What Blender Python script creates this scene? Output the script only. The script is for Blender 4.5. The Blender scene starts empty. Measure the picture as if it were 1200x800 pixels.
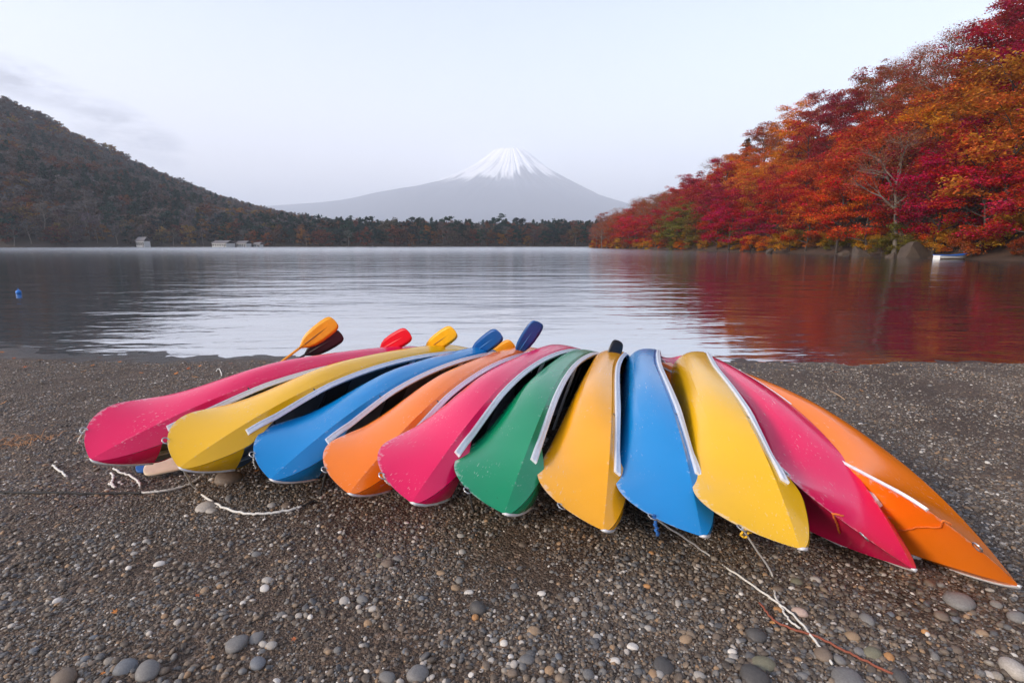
import bpy, bmesh, math, random
import numpy as np
from mathutils import Matrix, Vector

R_ = math.radians
sc = bpy.context.scene
COL = sc.collection
PI = math.pi

# ------------------------------------------------------------------ camera, world, sun, exposure
CAM_H = 1.779
F_PX = 600.0
PITCH = math.atan((400 - 286) / F_PX)
cam_d = bpy.data.cameras.new('camera')
cam_d.sensor_width = 36
cam_d.lens = 36 * F_PX / 1200
cam_d.clip_start = 0.05
cam_d.clip_end = 90000
cam = bpy.data.objects.new('camera', cam_d)
COL.objects.link(cam)
cam.location = (0, 0, CAM_H)
cam.rotation_euler = (PI / 2 - PITCH, 0, 0)
sc.camera = cam

SUN_EL, SUN_AZ = R_(24), R_(-118)        # azimuth from +Y, clockwise positive (to the right)
world = bpy.data.worlds.new('World')
sc.world = world
world.use_nodes = True
wn, wl = world.node_tree.nodes, world.node_tree.links
wn.clear()
w_out = wn.new('ShaderNodeOutputWorld')
w_bg = wn.new('ShaderNodeBackground')
w_bg.inputs['Strength'].default_value = 0.12
w_sky = wn.new('ShaderNodeTexSky')
w_sky.sky_type = 'NISHITA'
w_sky.sun_disc = False
w_sky.sun_elevation = SUN_EL
w_sky.sun_rotation = SUN_AZ
w_sky.altitude = 900
w_sky.air_density = 1.0
w_sky.dust_density = 2.5
w_sky.ozone_density = 1.5
w_hs = wn.new('ShaderNodeHueSaturation')
w_hs.inputs['Saturation'].default_value = 1.05
w_hs.inputs['Value'].default_value = 1.75
wl.new(w_sky.outputs[0], w_hs.inputs['Color'])
# thin high veil of cloud: whitens the sky, most towards the horizon, warmest towards the sunset side
w_tc = wn.new('ShaderNodeTexCoord')
w_sep = wn.new('ShaderNodeSeparateXYZ')
wl.new(w_tc.outputs['Generated'], w_sep.inputs[0])


def wmath(op, a, b=None, clamp=False):
    n = wn.new('ShaderNodeMath')
    n.operation = op
    n.use_clamp = clamp
    for i, v in enumerate((a, b)):
        if v is None:
            continue
        if isinstance(v, (int, float)):
            n.inputs[i].default_value = v
        else:
            wl.new(v, n.inputs[i])
    return n.outputs[0]


w_el = wmath('MAXIMUM', w_sep.outputs['Z'], 0.0)
w_veil = wmath('POWER', wmath('SUBTRACT', 1.0, w_el, True), 2.6)
w_veil = wmath('ADD', wmath('MULTIPLY', w_veil, 0.78), 0.14)
w_left = wmath('ADD', wmath('MULTIPLY', w_sep.outputs['X'], -0.5), 0.52, True)
w_low = wmath('POWER', wmath('SUBTRACT', 1.0, wmath('MULTIPLY', w_el, 1.6, True), True), 3.0)
w_warm = wmath('MULTIPLY', wmath('MULTIPLY', w_left, w_low), 1.0, True)
w_tint = wn.new('ShaderNodeMixRGB')
w_tint.inputs[1].default_value = (8.8, 9.0, 9.5, 1)
w_tint.inputs[2].default_value = (16.0, 12.2, 9.8, 1)
wl.new(w_warm, w_tint.inputs[0])
w_mix = wn.new('ShaderNodeMixRGB')
wl.new(w_veil, w_mix.inputs[0])
wl.new(w_hs.outputs[0], w_mix.inputs[1])
wl.new(w_tint.outputs[0], w_mix.inputs[2])
w_last = w_mix.outputs[0]


def pix_dir(u, v):
    """direction of a photograph pixel (1200x800) in world space, forward part = Y"""
    x = (u - 600) / F_PX
    yv = (v - 400) / F_PX
    return Vector((x, math.cos(PITCH) - yv * math.sin(PITCH), -math.sin(PITCH) - yv * math.cos(PITCH)))


# small torn grey clouds above the left hill
w_noise = wn.new('ShaderNodeTexNoise')
w_noise.inputs['Scale'].default_value = 16
w_noise.inputs['Detail'].default_value = 6
w_noise.inputs['Roughness'].default_value = 0.6
w_map = wn.new('ShaderNodeMapping')
w_map.inputs['Rotation'].default_value = (0, R_(32), 0)
w_map.inputs['Scale'].default_value = (0.75, 1, 2.6)
wl.new(w_tc.outputs['Generated'], w_map.inputs[0])
wl.new(w_map.outputs[0], w_noise.inputs['Vector'])
for (u, v, su, sv, amt) in ((14, 90, 60, 24, 1.0), (148, 155, 76, 30, 1.0), (228, 200, 26, 11, .7)):
    d = pix_dir(u, v).normalized()
    rgt = Vector((0, 0, 1)).cross(d).normalized() * -1
    upv = rgt.cross(d).normalized()
    tilt = R_(-24 if u > 60 else -10)
    a1 = rgt * math.cos(tilt) + upv * math.sin(tilt)
    a2 = d.cross(a1).normalized()
    comb = None
    for ax, s in ((a1, su), (a2, sv)):
        n = wn.new('ShaderNodeVectorMath')
        n.operation = 'DOT_PRODUCT'
        wl.new(w_tc.outputs['Generated'], n.inputs[0])
        n.inputs[1].default_value = ax * (1 / (s / F_PX * .8))
        c = wmath('POWER', wmath('ABSOLUTE', wmath('SUBTRACT', n.outputs['Value'], float(ax.dot(d)) / (s / F_PX * .8))), 2.0)
        comb = c if comb is None else wmath('ADD', comb, c)
    fwd = wn.new('ShaderNodeVectorMath')
    fwd.operation = 'DOT_PRODUCT'
    wl.new(w_tc.outputs['Generated'], fwd.inputs[0])
    fwd.inputs[1].default_value = d
    front = wmath('GREATER_THAN', fwd.outputs['Value'], 0.5)
    mask = wmath('SUBTRACT', 1.0, comb, True)
    mask = wmath('MULTIPLY', mask, wmath('MULTIPLY', wmath('SUBTRACT', w_noise.outputs['Fac'], 0.36), 4.0, True), True)
    mask = wmath('MULTIPLY', wmath('MULTIPLY', mask, front), amt, True)
    mx = wn.new('ShaderNodeMixRGB')
    wl.new(mask, mx.inputs[0])
    wl.new(w_last, mx.inputs[1])
    mx.inputs[2].default_value = (2.0, 2.15, 2.6, 1)
    w_last = mx.outputs[0]
wl.new(w_last, w_bg.inputs['Color'])
wl.new(w_bg.outputs[0], w_out.inputs['Surface'])

sun_d = bpy.data.lights.new('sun', 'SUN')
sun_d.energy = 4.0
sun_d.angle = R_(12)
sun_d.color = (1.0, 0.87, 0.72)
sun = bpy.data.objects.new('sun', sun_d)
COL.objects.link(sun)
sdir = Vector((math.sin(SUN_AZ) * math.cos(SUN_EL), math.cos(SUN_AZ) * math.cos(SUN_EL), math.sin(SUN_EL)))
sun.rotation_euler = sdir.to_track_quat('Z', 'Y').to_euler()

sc.view_settings.view_transform = 'Standard'
sc.view_settings.look = 'None'
sc.view_settings.gamma = 1
sc.view_settings.use_curve_mapping = False
sc.view_settings.exposure = 0.46
sc.render.engine = 'CYCLES'
sc.cycles.use_denoising = True
sc.cycles.max_bounces = 8
sc.cycles.transparent_max_bounces = 8
sc.cycles.volume_bounces = 2
sc.cycles.caustics_reflective = False
sc.cycles.caustics_refractive = False

rnd = random.Random(7)
rng = np.random.default_rng(11)


# ------------------------------------------------------------------ helpers
def prop(o, label=None, cat=None, group=None, kind=None):
    if label:
        o['label'] = label
    if cat:
        o['category'] = cat
    if group:
        o['group'] = group
    if kind:
        o['kind'] = kind
    return o


def mesh_np(name, verts, faces, smooth=True):
    """faces: an (n,k) array or a list of tuples"""
    me = bpy.data.meshes.new(name)
    verts = np.asarray(verts, dtype=np.float32)
    if isinstance(faces, np.ndarray):
        n, k = faces.shape
        me.vertices.add(len(verts))
        me.vertices.foreach_set('co', verts.ravel())
        me.loops.add(n * k)
        me.loops.foreach_set('vertex_index', faces.astype(np.int32).ravel())
        me.polygons.add(n)
        me.polygons.foreach_set('loop_start', np.arange(0, n * k, k, dtype=np.int32))
        me.polygons.foreach_set('loop_total', np.full(n, k, dtype=np.int32))
    else:
        me.from_pydata([tuple(map(float, v)) for v in verts], [], [tuple(int(i) for i in f) for f in faces])
    me.polygons.foreach_set('use_smooth', np.full(len(me.polygons), smooth, dtype=bool))
    me.update(calc_edges=True)
    me.validate()
    return me


def obj(name, me, mat=None, parent=None):
    o = bpy.data.objects.new(name, me)
    COL.objects.link(o)
    if mat is not None and me is not None:
        for m in (mat if isinstance(mat, (list, tuple)) else (mat,)):
            if m.name not in [x.name for x in me.materials if x]:
                me.materials.append(m)
    if parent is not None:
        o.parent = parent
    return o


def empty(name, loc=(0, 0, 0), rz=0.0):
    o = bpy.data.objects.new(name, None)
    COL.objects.link(o)
    o.location = loc
    o.rotation_euler = (0, 0, rz)
    o.empty_display_size = .2
    return o


class MB:
    """collects simple shapes into one mesh"""
    def __init__(self):
        self.v, self.f = [], []

    def box(self, c, s, M=None):
        b = len(self.v)
        for sx, sy, sz in ((-1, -1, -1), (1, -1, -1), (1, 1, -1), (-1, 1, -1), (-1, -1, 1), (1, -1, 1), (1, 1, 1), (-1, 1, 1)):
            p = Vector((sx * s[0] / 2, sy * s[1] / 2, sz * s[2] / 2))
            if M is not None:
                p = M @ p
            self.v.append(p + Vector(c))
        for q in ((0, 3, 2, 1), (4, 5, 6, 7), (0, 1, 5, 4), (1, 2, 6, 5), (2, 3, 7, 6), (3, 0, 4, 7)):
            self.f.append(tuple(b + i for i in q))
        return self

    def tube(self, pts, rad, n=8, cap=True):
        pts = [Vector(p) for p in pts]
        if not isinstance(rad, (list, tuple)):
            rad = [rad] * len(pts)
        b = len(self.v)
        ref = Vector((0.13, 0.21, 0.97))
        for i, p in enumerate(pts):
            t = (pts[min(i + 1, len(pts) - 1)] - pts[max(i - 1, 0)])
            if t.length < 1e-9:
                t = Vector((0, 0, 1))
            t.normalize()
            r0 = ref if abs(t.dot(ref)) < .95 else Vector((1, 0, 0))
            a = t.cross(r0).normalized()
            c = t.cross(a)
            for k in range(n):
                q = 2 * PI * k / n
                self.v.append(p + (a * math.cos(q) + c * math.sin(q)) * rad[i])
        for i in range(len(pts) - 1):
            for k in range(n):
                self.f.append((b + i * n + k, b + i * n + (k + 1) % n, b + (i + 1) * n + (k + 1) % n, b + (i + 1) * n + k))
        if cap:
            self.f.append(tuple(b + k for k in reversed(range(n))))
            e = b + (len(pts) - 1) * n
            self.f.append(tuple(e + k for k in range(n)))
        return self

    def loft(self, rings, closed=True, caps=True):
        b = len(self.v)
        n = len(rings[0])
        for r in rings:
            self.v.extend(Vector(p) for p in r)
        for i in range(len(rings) - 1):
            for k in range(n if closed else n - 1):
                k2 = (k + 1) % n
                self.f.append((b + i * n + k, b + i * n + k2, b + (i + 1) * n + k2, b + (i + 1) * n + k))
        if caps and closed:
            self.f.append(tuple(b + k for k in reversed(range(n))))
            e = b + (len(rings) - 1) * n
            self.f.append(tuple(e + k for k in range(n)))
        return self

    def mesh(self, name, smooth=False):
        me = bpy.data.meshes.new(name)
        me.from_pydata([tuple(p) for p in self.v], [], self.f)
        me.polygons.foreach_set('use_smooth', np.full(len(me.polygons), smooth, dtype=bool))
        me.update()
        bm = bmesh.new()
        bm.from_mesh(me)
        bmesh.ops.recalc_face_normals(bm, faces=bm.faces)
        bm.to_mesh(me)
        bm.free()
        return me

    def build(self, name, mat, parent=None, smooth=False):
        return obj(name, self.mesh(name, smooth), mat, parent)


def smooth_path(pts, n=8):
    """Catmull-Rom through the points"""
    P = [Vector(p) for p in pts]
    P = [P[0] * 2 - P[1]] + P + [P[-1] * 2 - P[-2]]
    out = []
    for i in range(1, len(P) - 2):
        for k in range(n):
            t = k / n
            a, b, c, d = P[i - 1], P[i], P[i + 1], P[i + 2]
            out.append(.5 * ((2 * b) + (c - a) * t + (2 * a - 5 * b + 4 * c - d) * t * t + (3 * b - a - 3 * c + d) * t ** 3))
    out.append(P[-2])
    return out


def vnoise(x, y, seed=0):
    """smooth 2-D value noise in -1..1"""
    xi, yi = np.floor(x).astype(np.int64), np.floor(y).astype(np.int64)
    fx, fy = x - xi, y - yi
    fx, fy = fx * fx * (3 - 2 * fx), fy * fy * (3 - 2 * fy)

    def h(a, b):
        n = (a * 374761393 + b * 668265263 + seed * 974711) & 0x7fffffff
        n = ((n ^ (n >> 13)) * 1274126177) & 0x7fffffff
        return ((n ^ (n >> 16)) & 0xffff) / 32767.5 - 1
    return (h(xi, yi) * (1 - fx) + h(xi + 1, yi) * fx) * (1 - fy) + (h(xi, yi + 1) * (1 - fx) + h(xi + 1, yi + 1) * fx) * fy


def grid(name, xs, ys, zf, mat):
    X, Y = np.meshgrid(xs, ys)
    Z = zf(X, Y)
    V = np.stack([X, Y, Z], -1).reshape(-1, 3)
    nx, ny = len(xs), len(ys)
    i = np.arange(nx - 1)[None, :] + nx * np.arange(ny - 1)[:, None]
    Fq = np.stack([i, i + 1, i + 1 + nx, i + nx], -1).reshape(-1, 4)
    return obj(name, mesh_np(name, V, Fq), mat)


WATER_Z = -0.335


# ------------------------------------------------------------------ materials
def mat_new(name):
    m = bpy.data.materials.new(name)
    m.use_nodes = True
    nt = m.node_tree
    b = nt.nodes['Principled BSDF']
    return m, nt.nodes, nt.links, b


def mat_plain(name, color, rough=.6, metal=0.0, noise=0.12, scale=20, bump=0.0, spec=.5):
    m, n, l, b = mat_new(name)
    tc = n.new('ShaderNodeTexCoord')
    nz = n.new('ShaderNodeTexNoise')
    nz.inputs['Scale'].default_value = scale
    nz.inputs['Detail'].default_value = 5
    l.new(tc.outputs['Object'], nz.inputs['Vector'])
    mx = n.new('ShaderNodeMixRGB')
    mx.inputs[1].default_value = (*[c * (1 - noise * 1.6) for c in color], 1)
    mx.inputs[2].default_value = (*[min(1, c * (1 + noise * 1.6)) for c in color], 1)
    l.new(nz.outputs['Fac'], mx.inputs[0])
    l.new(mx.outputs[0], b.inputs['Base Color'])
    b.inputs['Roughness'].default_value = rough
    b.inputs['Metallic'].default_value = metal
    b.inputs['Specular IOR Level'].default_value = spec
    if bump:
        bp = n.new('ShaderNodeBump')
        bp.inputs['Strength'].default_value = bump
        bp.inputs['Distance'].default_value = .01
        l.new(nz.outputs['Fac'], bp.inputs['Height'])
        l.new(bp.outputs[0], b.inputs['Normal'])
    return m


def ramp(n, stops, interp='LINEAR'):
    r = n.new('ShaderNodeValToRGB')
    e = r.color_ramp.elements
    r.color_ramp.interpolation = interp
    while len(e) < len(stops):
        e.new(.5)
    for q, (p, c) in zip(e, stops):
        q.position = p
        q.color = (*c, 1)
    return r


def mat_gravel():
    m, n, l, b = mat_new('beach_gravel')
    tc = n.new('ShaderNodeTexCoord')
    src = tc.outputs['Object']
    wob = n.new('ShaderNodeTexNoise')
    wob.inputs['Scale'].default_value = 30
    l.new(src, wob.inputs['Vector'])
    add = n.new('ShaderNodeVectorMath')
    add.operation = 'MULTIPLY_ADD'
    l.new(wob.outputs['Color'], add.inputs[0])
    add.inputs[1].default_value = (.012, .012, .012)
    l.new(src, add.inputs[2])
    vs = []
    for sca in (62, 150):
        v = n.new('ShaderNodeTexVoronoi')
        v.inputs['Scale'].default_value = sca
        l.new(add.outputs[0], v.inputs['Vector'])
        vs.append(v)
    sep = n.new('ShaderNodeSeparateColor')
    l.new(vs[0].outputs['Color'], sep.inputs[0])
    r1 = ramp(n, [(0, (.034, .025, .018)), (.3, (.068, .050, .037)), (.6, (.112, .085, .064)), (.82, (.165, .130, .100)), (.93, (.145, .145, .15)), (1, (.30, .275, .25))])
    l.new(sep.outputs[0], r1.inputs[0])
    sep2 = n.new('ShaderNodeSeparateColor')
    l.new(vs[1].outputs['Color'], sep2.inputs[0])
    r2 = ramp(n, [(0, (.030, .022, .016)), (.5, (.072, .053, .040)), (.85, (.13, .098, .074)), (1, (.23, .20, .175))])
    l.new(sep2.outputs[1], r2.inputs[0])
    patch = n.new('ShaderNodeTexNoise')
    patch.inputs['Scale'].default_value = 1.1
    patch.inputs['Detail'].default_value = 4
    l.new(src, patch.inputs['Vector'])
    pr = ramp(n, [(.38, (0, 0, 0)), (.62, (1, 1, 1))])
    l.new(patch.outputs['Fac'], pr.inputs[0])
    mx = n.new('ShaderNodeMixRGB')
    v3 = n.new('ShaderNodeTexVoronoi')
    v3.inputs['Scale'].default_value = 27
    l.new(add.outputs[0], v3.inputs['Vector'])
    sep3 = n.new('ShaderNodeSeparateColor')
    l.new(v3.outputs['Color'], sep3.inputs[0])
    r3 = ramp(n, [(0, (.55, .55, .55)), (.6, (.95, .95, .95)), (.9, (1.45, 1.4, 1.35)), (1, (2.2, 2.1, 2.0))])
    l.new(sep3.outputs[2], r3.inputs[0])
    m3 = n.new('ShaderNodeMixRGB')
    m3.blend_type = 'MULTIPLY'
    m3.inputs[0].default_value = .8
    l.new(r1.outputs[0], m3.inputs[1])
    l.new(r3.outputs[0], m3.inputs[2])
    l.new(pr.outputs[0], mx.inputs[0])
    l.new(m3.outputs[0], mx.inputs[1])
    l.new(r2.outputs[0], mx.inputs[2])
    # damp and dusty areas
    p2 = n.new('ShaderNodeTexNoise')
    p2.inputs['Scale'].default_value = .45
    p2.inputs['Detail'].default_value = 5
    l.new(src, p2.inputs['Vector'])
    p2r = ramp(n, [(.3, (.66, .56, .49)), (.7, (1.25, 1.08, .95))])
    l.new(p2.outputs['Fac'], p2r.inputs[0])
    mul = n.new('ShaderNodeMixRGB')
    mul.blend_type = 'MULTIPLY'
    mul.inputs[0].default_value = 1
    l.new(mx.outputs[0], mul.inputs[1])
    l.new(p2r.outputs[0], mul.inputs[2])
    geo = n.new('ShaderNodeNewGeometry')
    sz = n.new('ShaderNodeSeparateXYZ')
    l.new(geo.outputs['Position'], sz.inputs[0])
    wz = n.new('ShaderNodeMath')
    wz.operation = 'MULTIPLY_ADD'
    l.new(p2.outputs['Fac'], wz.inputs[0])
    wz.inputs[1].default_value = -.05
    l.new(sz.outputs['Z'], wz.inputs[2])
    wet = n.new('ShaderNodeMapRange')
    wet.inputs['From Min'].default_value = WATER_Z - .005
    wet.inputs['From Max'].default_value = WATER_Z + .030
    wet.inputs['To Min'].default_value = .42
    wet.inputs['To Max'].default_value = 1.0
    l.new(wz.outputs[0], wet.inputs['Value'])
    wm = n.new('ShaderNodeVectorMath')
    wm.operation = 'SCALE'
    l.new(mul.outputs[0], wm.inputs[0])
    l.new(wet.outputs[0], wm.inputs['Scale'])
    l.new(wm.outputs[0], b.inputs['Base Color'])
    wr = n.new('ShaderNodeMath')
    wr.operation = 'MULTIPLY'
    wr.inputs[1].default_value = .72
    l.new(wet.outputs[0], wr.inputs[0])
    l.new(wr.outputs[0], b.inputs['Roughness'])
    b.inputs['Specular IOR Level'].default_value = .35
    inv = n.new('ShaderNodeMath')
    inv.operation = 'MULTIPLY_ADD'
    l.new(vs[0].outputs['Distance'], inv.inputs[0])
    inv.inputs[1].default_value = -1.0
    inv2 = n.new('ShaderNodeMath')
    inv2.operation = 'MULTIPLY_ADD'
    l.new(vs[1].outputs['Distance'], inv2.inputs[0])
    inv2.inputs[1].default_value = -.4
    l.new(inv2.outputs[0], inv.inputs[2])
    bp = n.new('ShaderNodeBump')
    bp.inputs['Strength'].default_value = .9
    bp.inputs['Distance'].default_value = .014
    l.new(inv.outputs[0], bp.inputs['Height'])
    l.new(bp.outputs[0], b.inputs['Normal'])
    return m


def mat_pebble(name, stops, use_obj_color=False):
    m, n, l, b = mat_new(name)
    oi = n.new('ShaderNodeObjectInfo')
    if use_obj_color:
        base = oi.outputs['Color']
    else:
        r = ramp(n, stops, 'CONSTANT')
        l.new(oi.outputs['Random'], r.inputs[0])
        base = r.outputs[0]
    tc = n.new('ShaderNodeTexCoord')
    nz = n.new('ShaderNodeTexNoise')
    nz.inputs['Scale'].default_value = 7 if use_obj_color else 2.5
    nz.inputs['Detail'].default_value = 8
    nz.inputs['Roughness'].default_value = .7
    l.new(tc.outputs['Object'], nz.inputs['Vector'])
    nr = ramp(n, [(.3, (.66, .62, .58)), (.72, (1.22, 1.15, 1.08))])
    l.new(nz.outputs['Fac'], nr.inputs[0])
    mul = n.new('ShaderNodeMixRGB')
    mul.blend_type = 'MULTIPLY'
    mul.inputs[0].default_value = 1
    l.new(base, mul.inputs[1])
    l.new(nr.outputs[0], mul.inputs[2])
    l.new(mul.outputs[0], b.inputs['Base Color'])
    b.inputs['Roughness'].default_value = .6
    b.inputs['Specular IOR Level'].default_value = .4
    return m


def mat_water():
    m, n, l, b = mat_new('lake_water')
    b.inputs['Base Color'].default_value = (.030, .038, .044, 1)
    b.inputs['Roughness'].default_value = .055
    b.inputs['IOR'].default_value = 3.4
    geo = n.new('ShaderNodeNewGeometry')
    sepp = n.new('ShaderNodeSeparateXYZ')
    l.new(geo.outputs['Position'], sepp.inputs[0])
    mr = n.new('ShaderNodeMapRange')         # the open lake is ruffled by wind, the shallows are smooth
    mr.inputs['From Min'].default_value = 15
    mr.inputs['From Max'].default_value = 220
    mr.inputs['To Min'].default_value = .05
    mr.inputs['To Max'].default_value = .24
    l.new(sepp.outputs['Y'], mr.inputs['Value'])
    l.new(mr.outputs[0], b.inputs['Roughness'])
    hsum = None
    for (sx, sy, scale, det, w, rot) in ((.30, 1.0, .55, 3, 1.0, 3), (.35, 1.0, 2.2, 3, .28, -5), (.16, .8, .16, 2, 1.5, 8)):
        mp = n.new('ShaderNodeMapping')
        mp.inputs['Scale'].default_value = (sx, sy, 1)
        mp.inputs['Rotation'].default_value = (0, 0, R_(rot))
        l.new(geo.outputs['Position'], mp.inputs[0])
        nz = n.new('ShaderNodeTexNoise')
        nz.inputs['Scale'].default_value = scale
        nz.inputs['Detail'].default_value = det
        nz.inputs['Roughness'].default_value = .5
        nz.inputs['Distortion'].default_value = .4
        l.new(mp.outputs[0], nz.inputs['Vector'])
        ma = n.new('ShaderNodeMath')
        ma.operation = 'MULTIPLY'
        ma.inputs[1].default_value = w
        l.new(nz.outputs['Fac'], ma.inputs[0])
        if hsum is None:
            hsum = ma.outputs[0]
        else:
            ad = n.new('ShaderNodeMath')
            ad.operation = 'ADD'
            l.new(hsum, ad.inputs[0])
            l.new(ma.outputs[0], ad.inputs[1])
            hsum = ad.outputs[0]
    bp = n.new('ShaderNodeBump')
    bp.inputs['Strength'].default_value = 1.0
    bp.inputs['Distance'].default_value = .055
    l.new(hsum, bp.inputs['Height'])
    l.new(bp.outputs[0], b.inputs['Normal'])
    gl = n.new('ShaderNodeBsdfGlossy')
    gl.inputs['Color'].default_value = (.96, .95, .95, 1)
    l.new(mr.outputs[0], gl.inputs['Roughness'])
    l.new(bp.outputs[0], gl.inputs['Normal'])
    ms_ = n.new('ShaderNodeMixShader')
    ms_.inputs[0].default_value = .60
    l.new(b.outputs[0], ms_.inputs[1])
    l.new(gl.outputs[0], ms_.inputs[2])
    l.new(ms_.outputs[0], [x for x in n if x.type == 'OUTPUT_MATERIAL'][0].inputs['Surface'])
    return m


def mat_hull(name, color, wear=1.0):
    m, n, l, b = mat_new(name)
    tc = n.new('ShaderNodeTexCoord')
    oi = n.new('ShaderNodeObjectInfo')
    off = n.new('ShaderNodeVectorMath')
    off.operation = 'ADD'
    sc_ = n.new('ShaderNodeVectorMath')
    sc_.operation = 'SCALE'
    sc_.inputs['Scale'].default_value = 17.0
    cmb = n.new('ShaderNodeCombineXYZ')
    for i in range(3):
        l.new(oi.outputs['Random'], cmb.inputs[i])
    l.new(cmb.outputs[0], sc_.inputs[0])
    l.new(tc.outputs['Object'], off.inputs[0])
    l.new(sc_.outputs[0], off.inputs[1])
    # large faded patches
    n1 = n.new('ShaderNodeTexNoise')
    n1.inputs['Scale'].default_value = 1.6
    n1.inputs['Detail'].default_value = 6
    l.new(off.outputs[0], n1.inputs['Vector'])
    r1 = ramp(n, [(.35, (0, 0, 0)), (.75, (1, 1, 1))])
    l.new(n1.outputs['Fac'], r1.inputs[0])
    mx1 = n.new('ShaderNodeMixRGB')
    mx1.inputs[1].default_value = (*[c * .93 for c in color], 1)
    mx1.inputs[2].default_value = (*[min(1, c * 1.0 + .012) for c in color], 1)
    l.new(r1.outputs[0], mx1.inputs[0])
    # fine long scratches, masked by patches
    mp = n.new('ShaderNodeMapping')
    mp.inputs['Scale'].default_value = (1.1, 75, 75)
    mp.inputs['Rotation'].default_value = (.0, .18, .12)
    l.new(off.outputs[0], mp.inputs[0])
    n2 = n.new('ShaderNodeTexNoise')
    n2.inputs['Scale'].default_value = 1.5
    n2.inputs['Detail'].default_value = 4
    l.new(mp.outputs[0], n2.inputs['Vector'])
    r2 = ramp(n, [(.635, (0, 0, 0)), (.68, (1, 1, 1))])
    l.new(n2.outputs['Fac'], r2.inputs[0])
    n3 = n.new('ShaderNodeTexNoise')
    n3.inputs['Scale'].default_value = 3.3
    n3.inputs['Detail'].default_value = 3
    l.new(off.outputs[0], n3.inputs['Vector'])
    r3 = ramp(n, [(.50, (0, 0, 0)), (.64, (1, 1, 1))])
    l.new(n3.outputs['Fac'], r3.inputs[0])
    ms = n.new('ShaderNodeMath')
    ms.operation = 'MULTIPLY'
    l.new(r2.outputs[0], ms.inputs[0])
    l.new(r3.outputs[0], ms.inputs[1])
    # scuffs along keel, stem and knuckle from the mesh attribute
    at = n.new('ShaderNodeAttribute')
    at.attribute_name = 'edge_wear'
    n4 = n.new('ShaderNodeTexNoise')
    n4.inputs['Scale'].default_value = 26
    n4.inputs['Detail'].default_value = 6
    n4.inputs['Roughness'].default_value = .7
    l.new(off.outputs[0], n4.inputs['Vector'])
    ma = n.new('ShaderNodeMath')
    ma.operation = 'MULTIPLY_ADD'
    l.new(at.outputs['Fac'], ma.inputs[0])
    ma.inputs[1].default_value = .34
    l.new(n4.outputs['Fac'], ma.inputs[2])
    r4 = ramp(n, [(.74, (0, 0, 0)), (.84, (1, 1, 1))])
    l.new(ma.outputs[0], r4.inputs[0])
    # specks
    n5 = n.new('ShaderNodeTexNoise')
    n5.inputs['Scale'].default_value = 60
    n5.inputs['Detail'].default_value = 2
    l.new(off.outputs[0], n5.inputs['Vector'])
    r5 = ramp(n, [(.76, (0, 0, 0)), (.79, (1, 1, 1))])
    l.new(n5.outputs['Fac'], r5.inputs[0])
    mm = n.new('ShaderNodeMath')
    mm.operation = 'MAXIMUM'
    l.new(ms.outputs[0], mm.inputs[0])
    l.new(r4.outputs[0], mm.inputs[1])
    mw = n.new('ShaderNodeMath')
    mw.operation = 'MULTIPLY'
    mw.inputs[1].default_value = .5 * wear
    l.new(mm.outputs[0], mw.inputs[0])
    mx2 = n.new('ShaderNodeMixRGB')
    pale = [c * .35 + .42 for c in color]
    mx2.inputs[2].default_value = (*pale, 1)
    l.new(mw.outputs[0], mx2.inputs[0])
    l.new(mx1.outputs[0], mx2.inputs[1])
    mx3 = n.new('ShaderNodeMixRGB')
    mx3.inputs[2].default_value = (*[c * .25 for c in color], 1)
    md = n.new('ShaderNodeMath')
    md.operation = 'MULTIPLY'
    md.inputs[1].default_value = .55
    l.new(r5.outputs[0], md.inputs[0])
    l.new(md.outputs[0], mx3.inputs[0])
    l.new(mx2.outputs[0], mx3.inputs[1])
    l.new(mx3.outputs[0], b.inputs['Base Color'])
    rr = n.new('ShaderNodeMath')
    rr.operation = 'MULTIPLY_ADD'
    l.new(n1.outputs['Fac'], rr.inputs[0])
    rr.inputs[1].default_value = .26
    rr.inputs[2].default_value = .06
    l.new(rr.outputs[0], b.inputs['Roughness'])
    b.inputs['IOR'].default_value = 1.5
    b.inputs['Specular IOR Level'].default_value = .5
    bp = n.new('ShaderNodeBump')
    bp.inputs['Strength'].default_value = .10
    bp.inputs['Distance'].default_value = .012
    nb = n.new('ShaderNodeTexNoise')
    nb.inputs['Scale'].default_value = 9
    nb.inputs['Detail'].default_value = 3
    l.new(off.outputs[0], nb.inputs['Vector'])
    l.new(nb.outputs['Fac'], bp.inputs['Height'])
    l.new(bp.outputs[0], b.inputs['Normal'])
    return m


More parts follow.
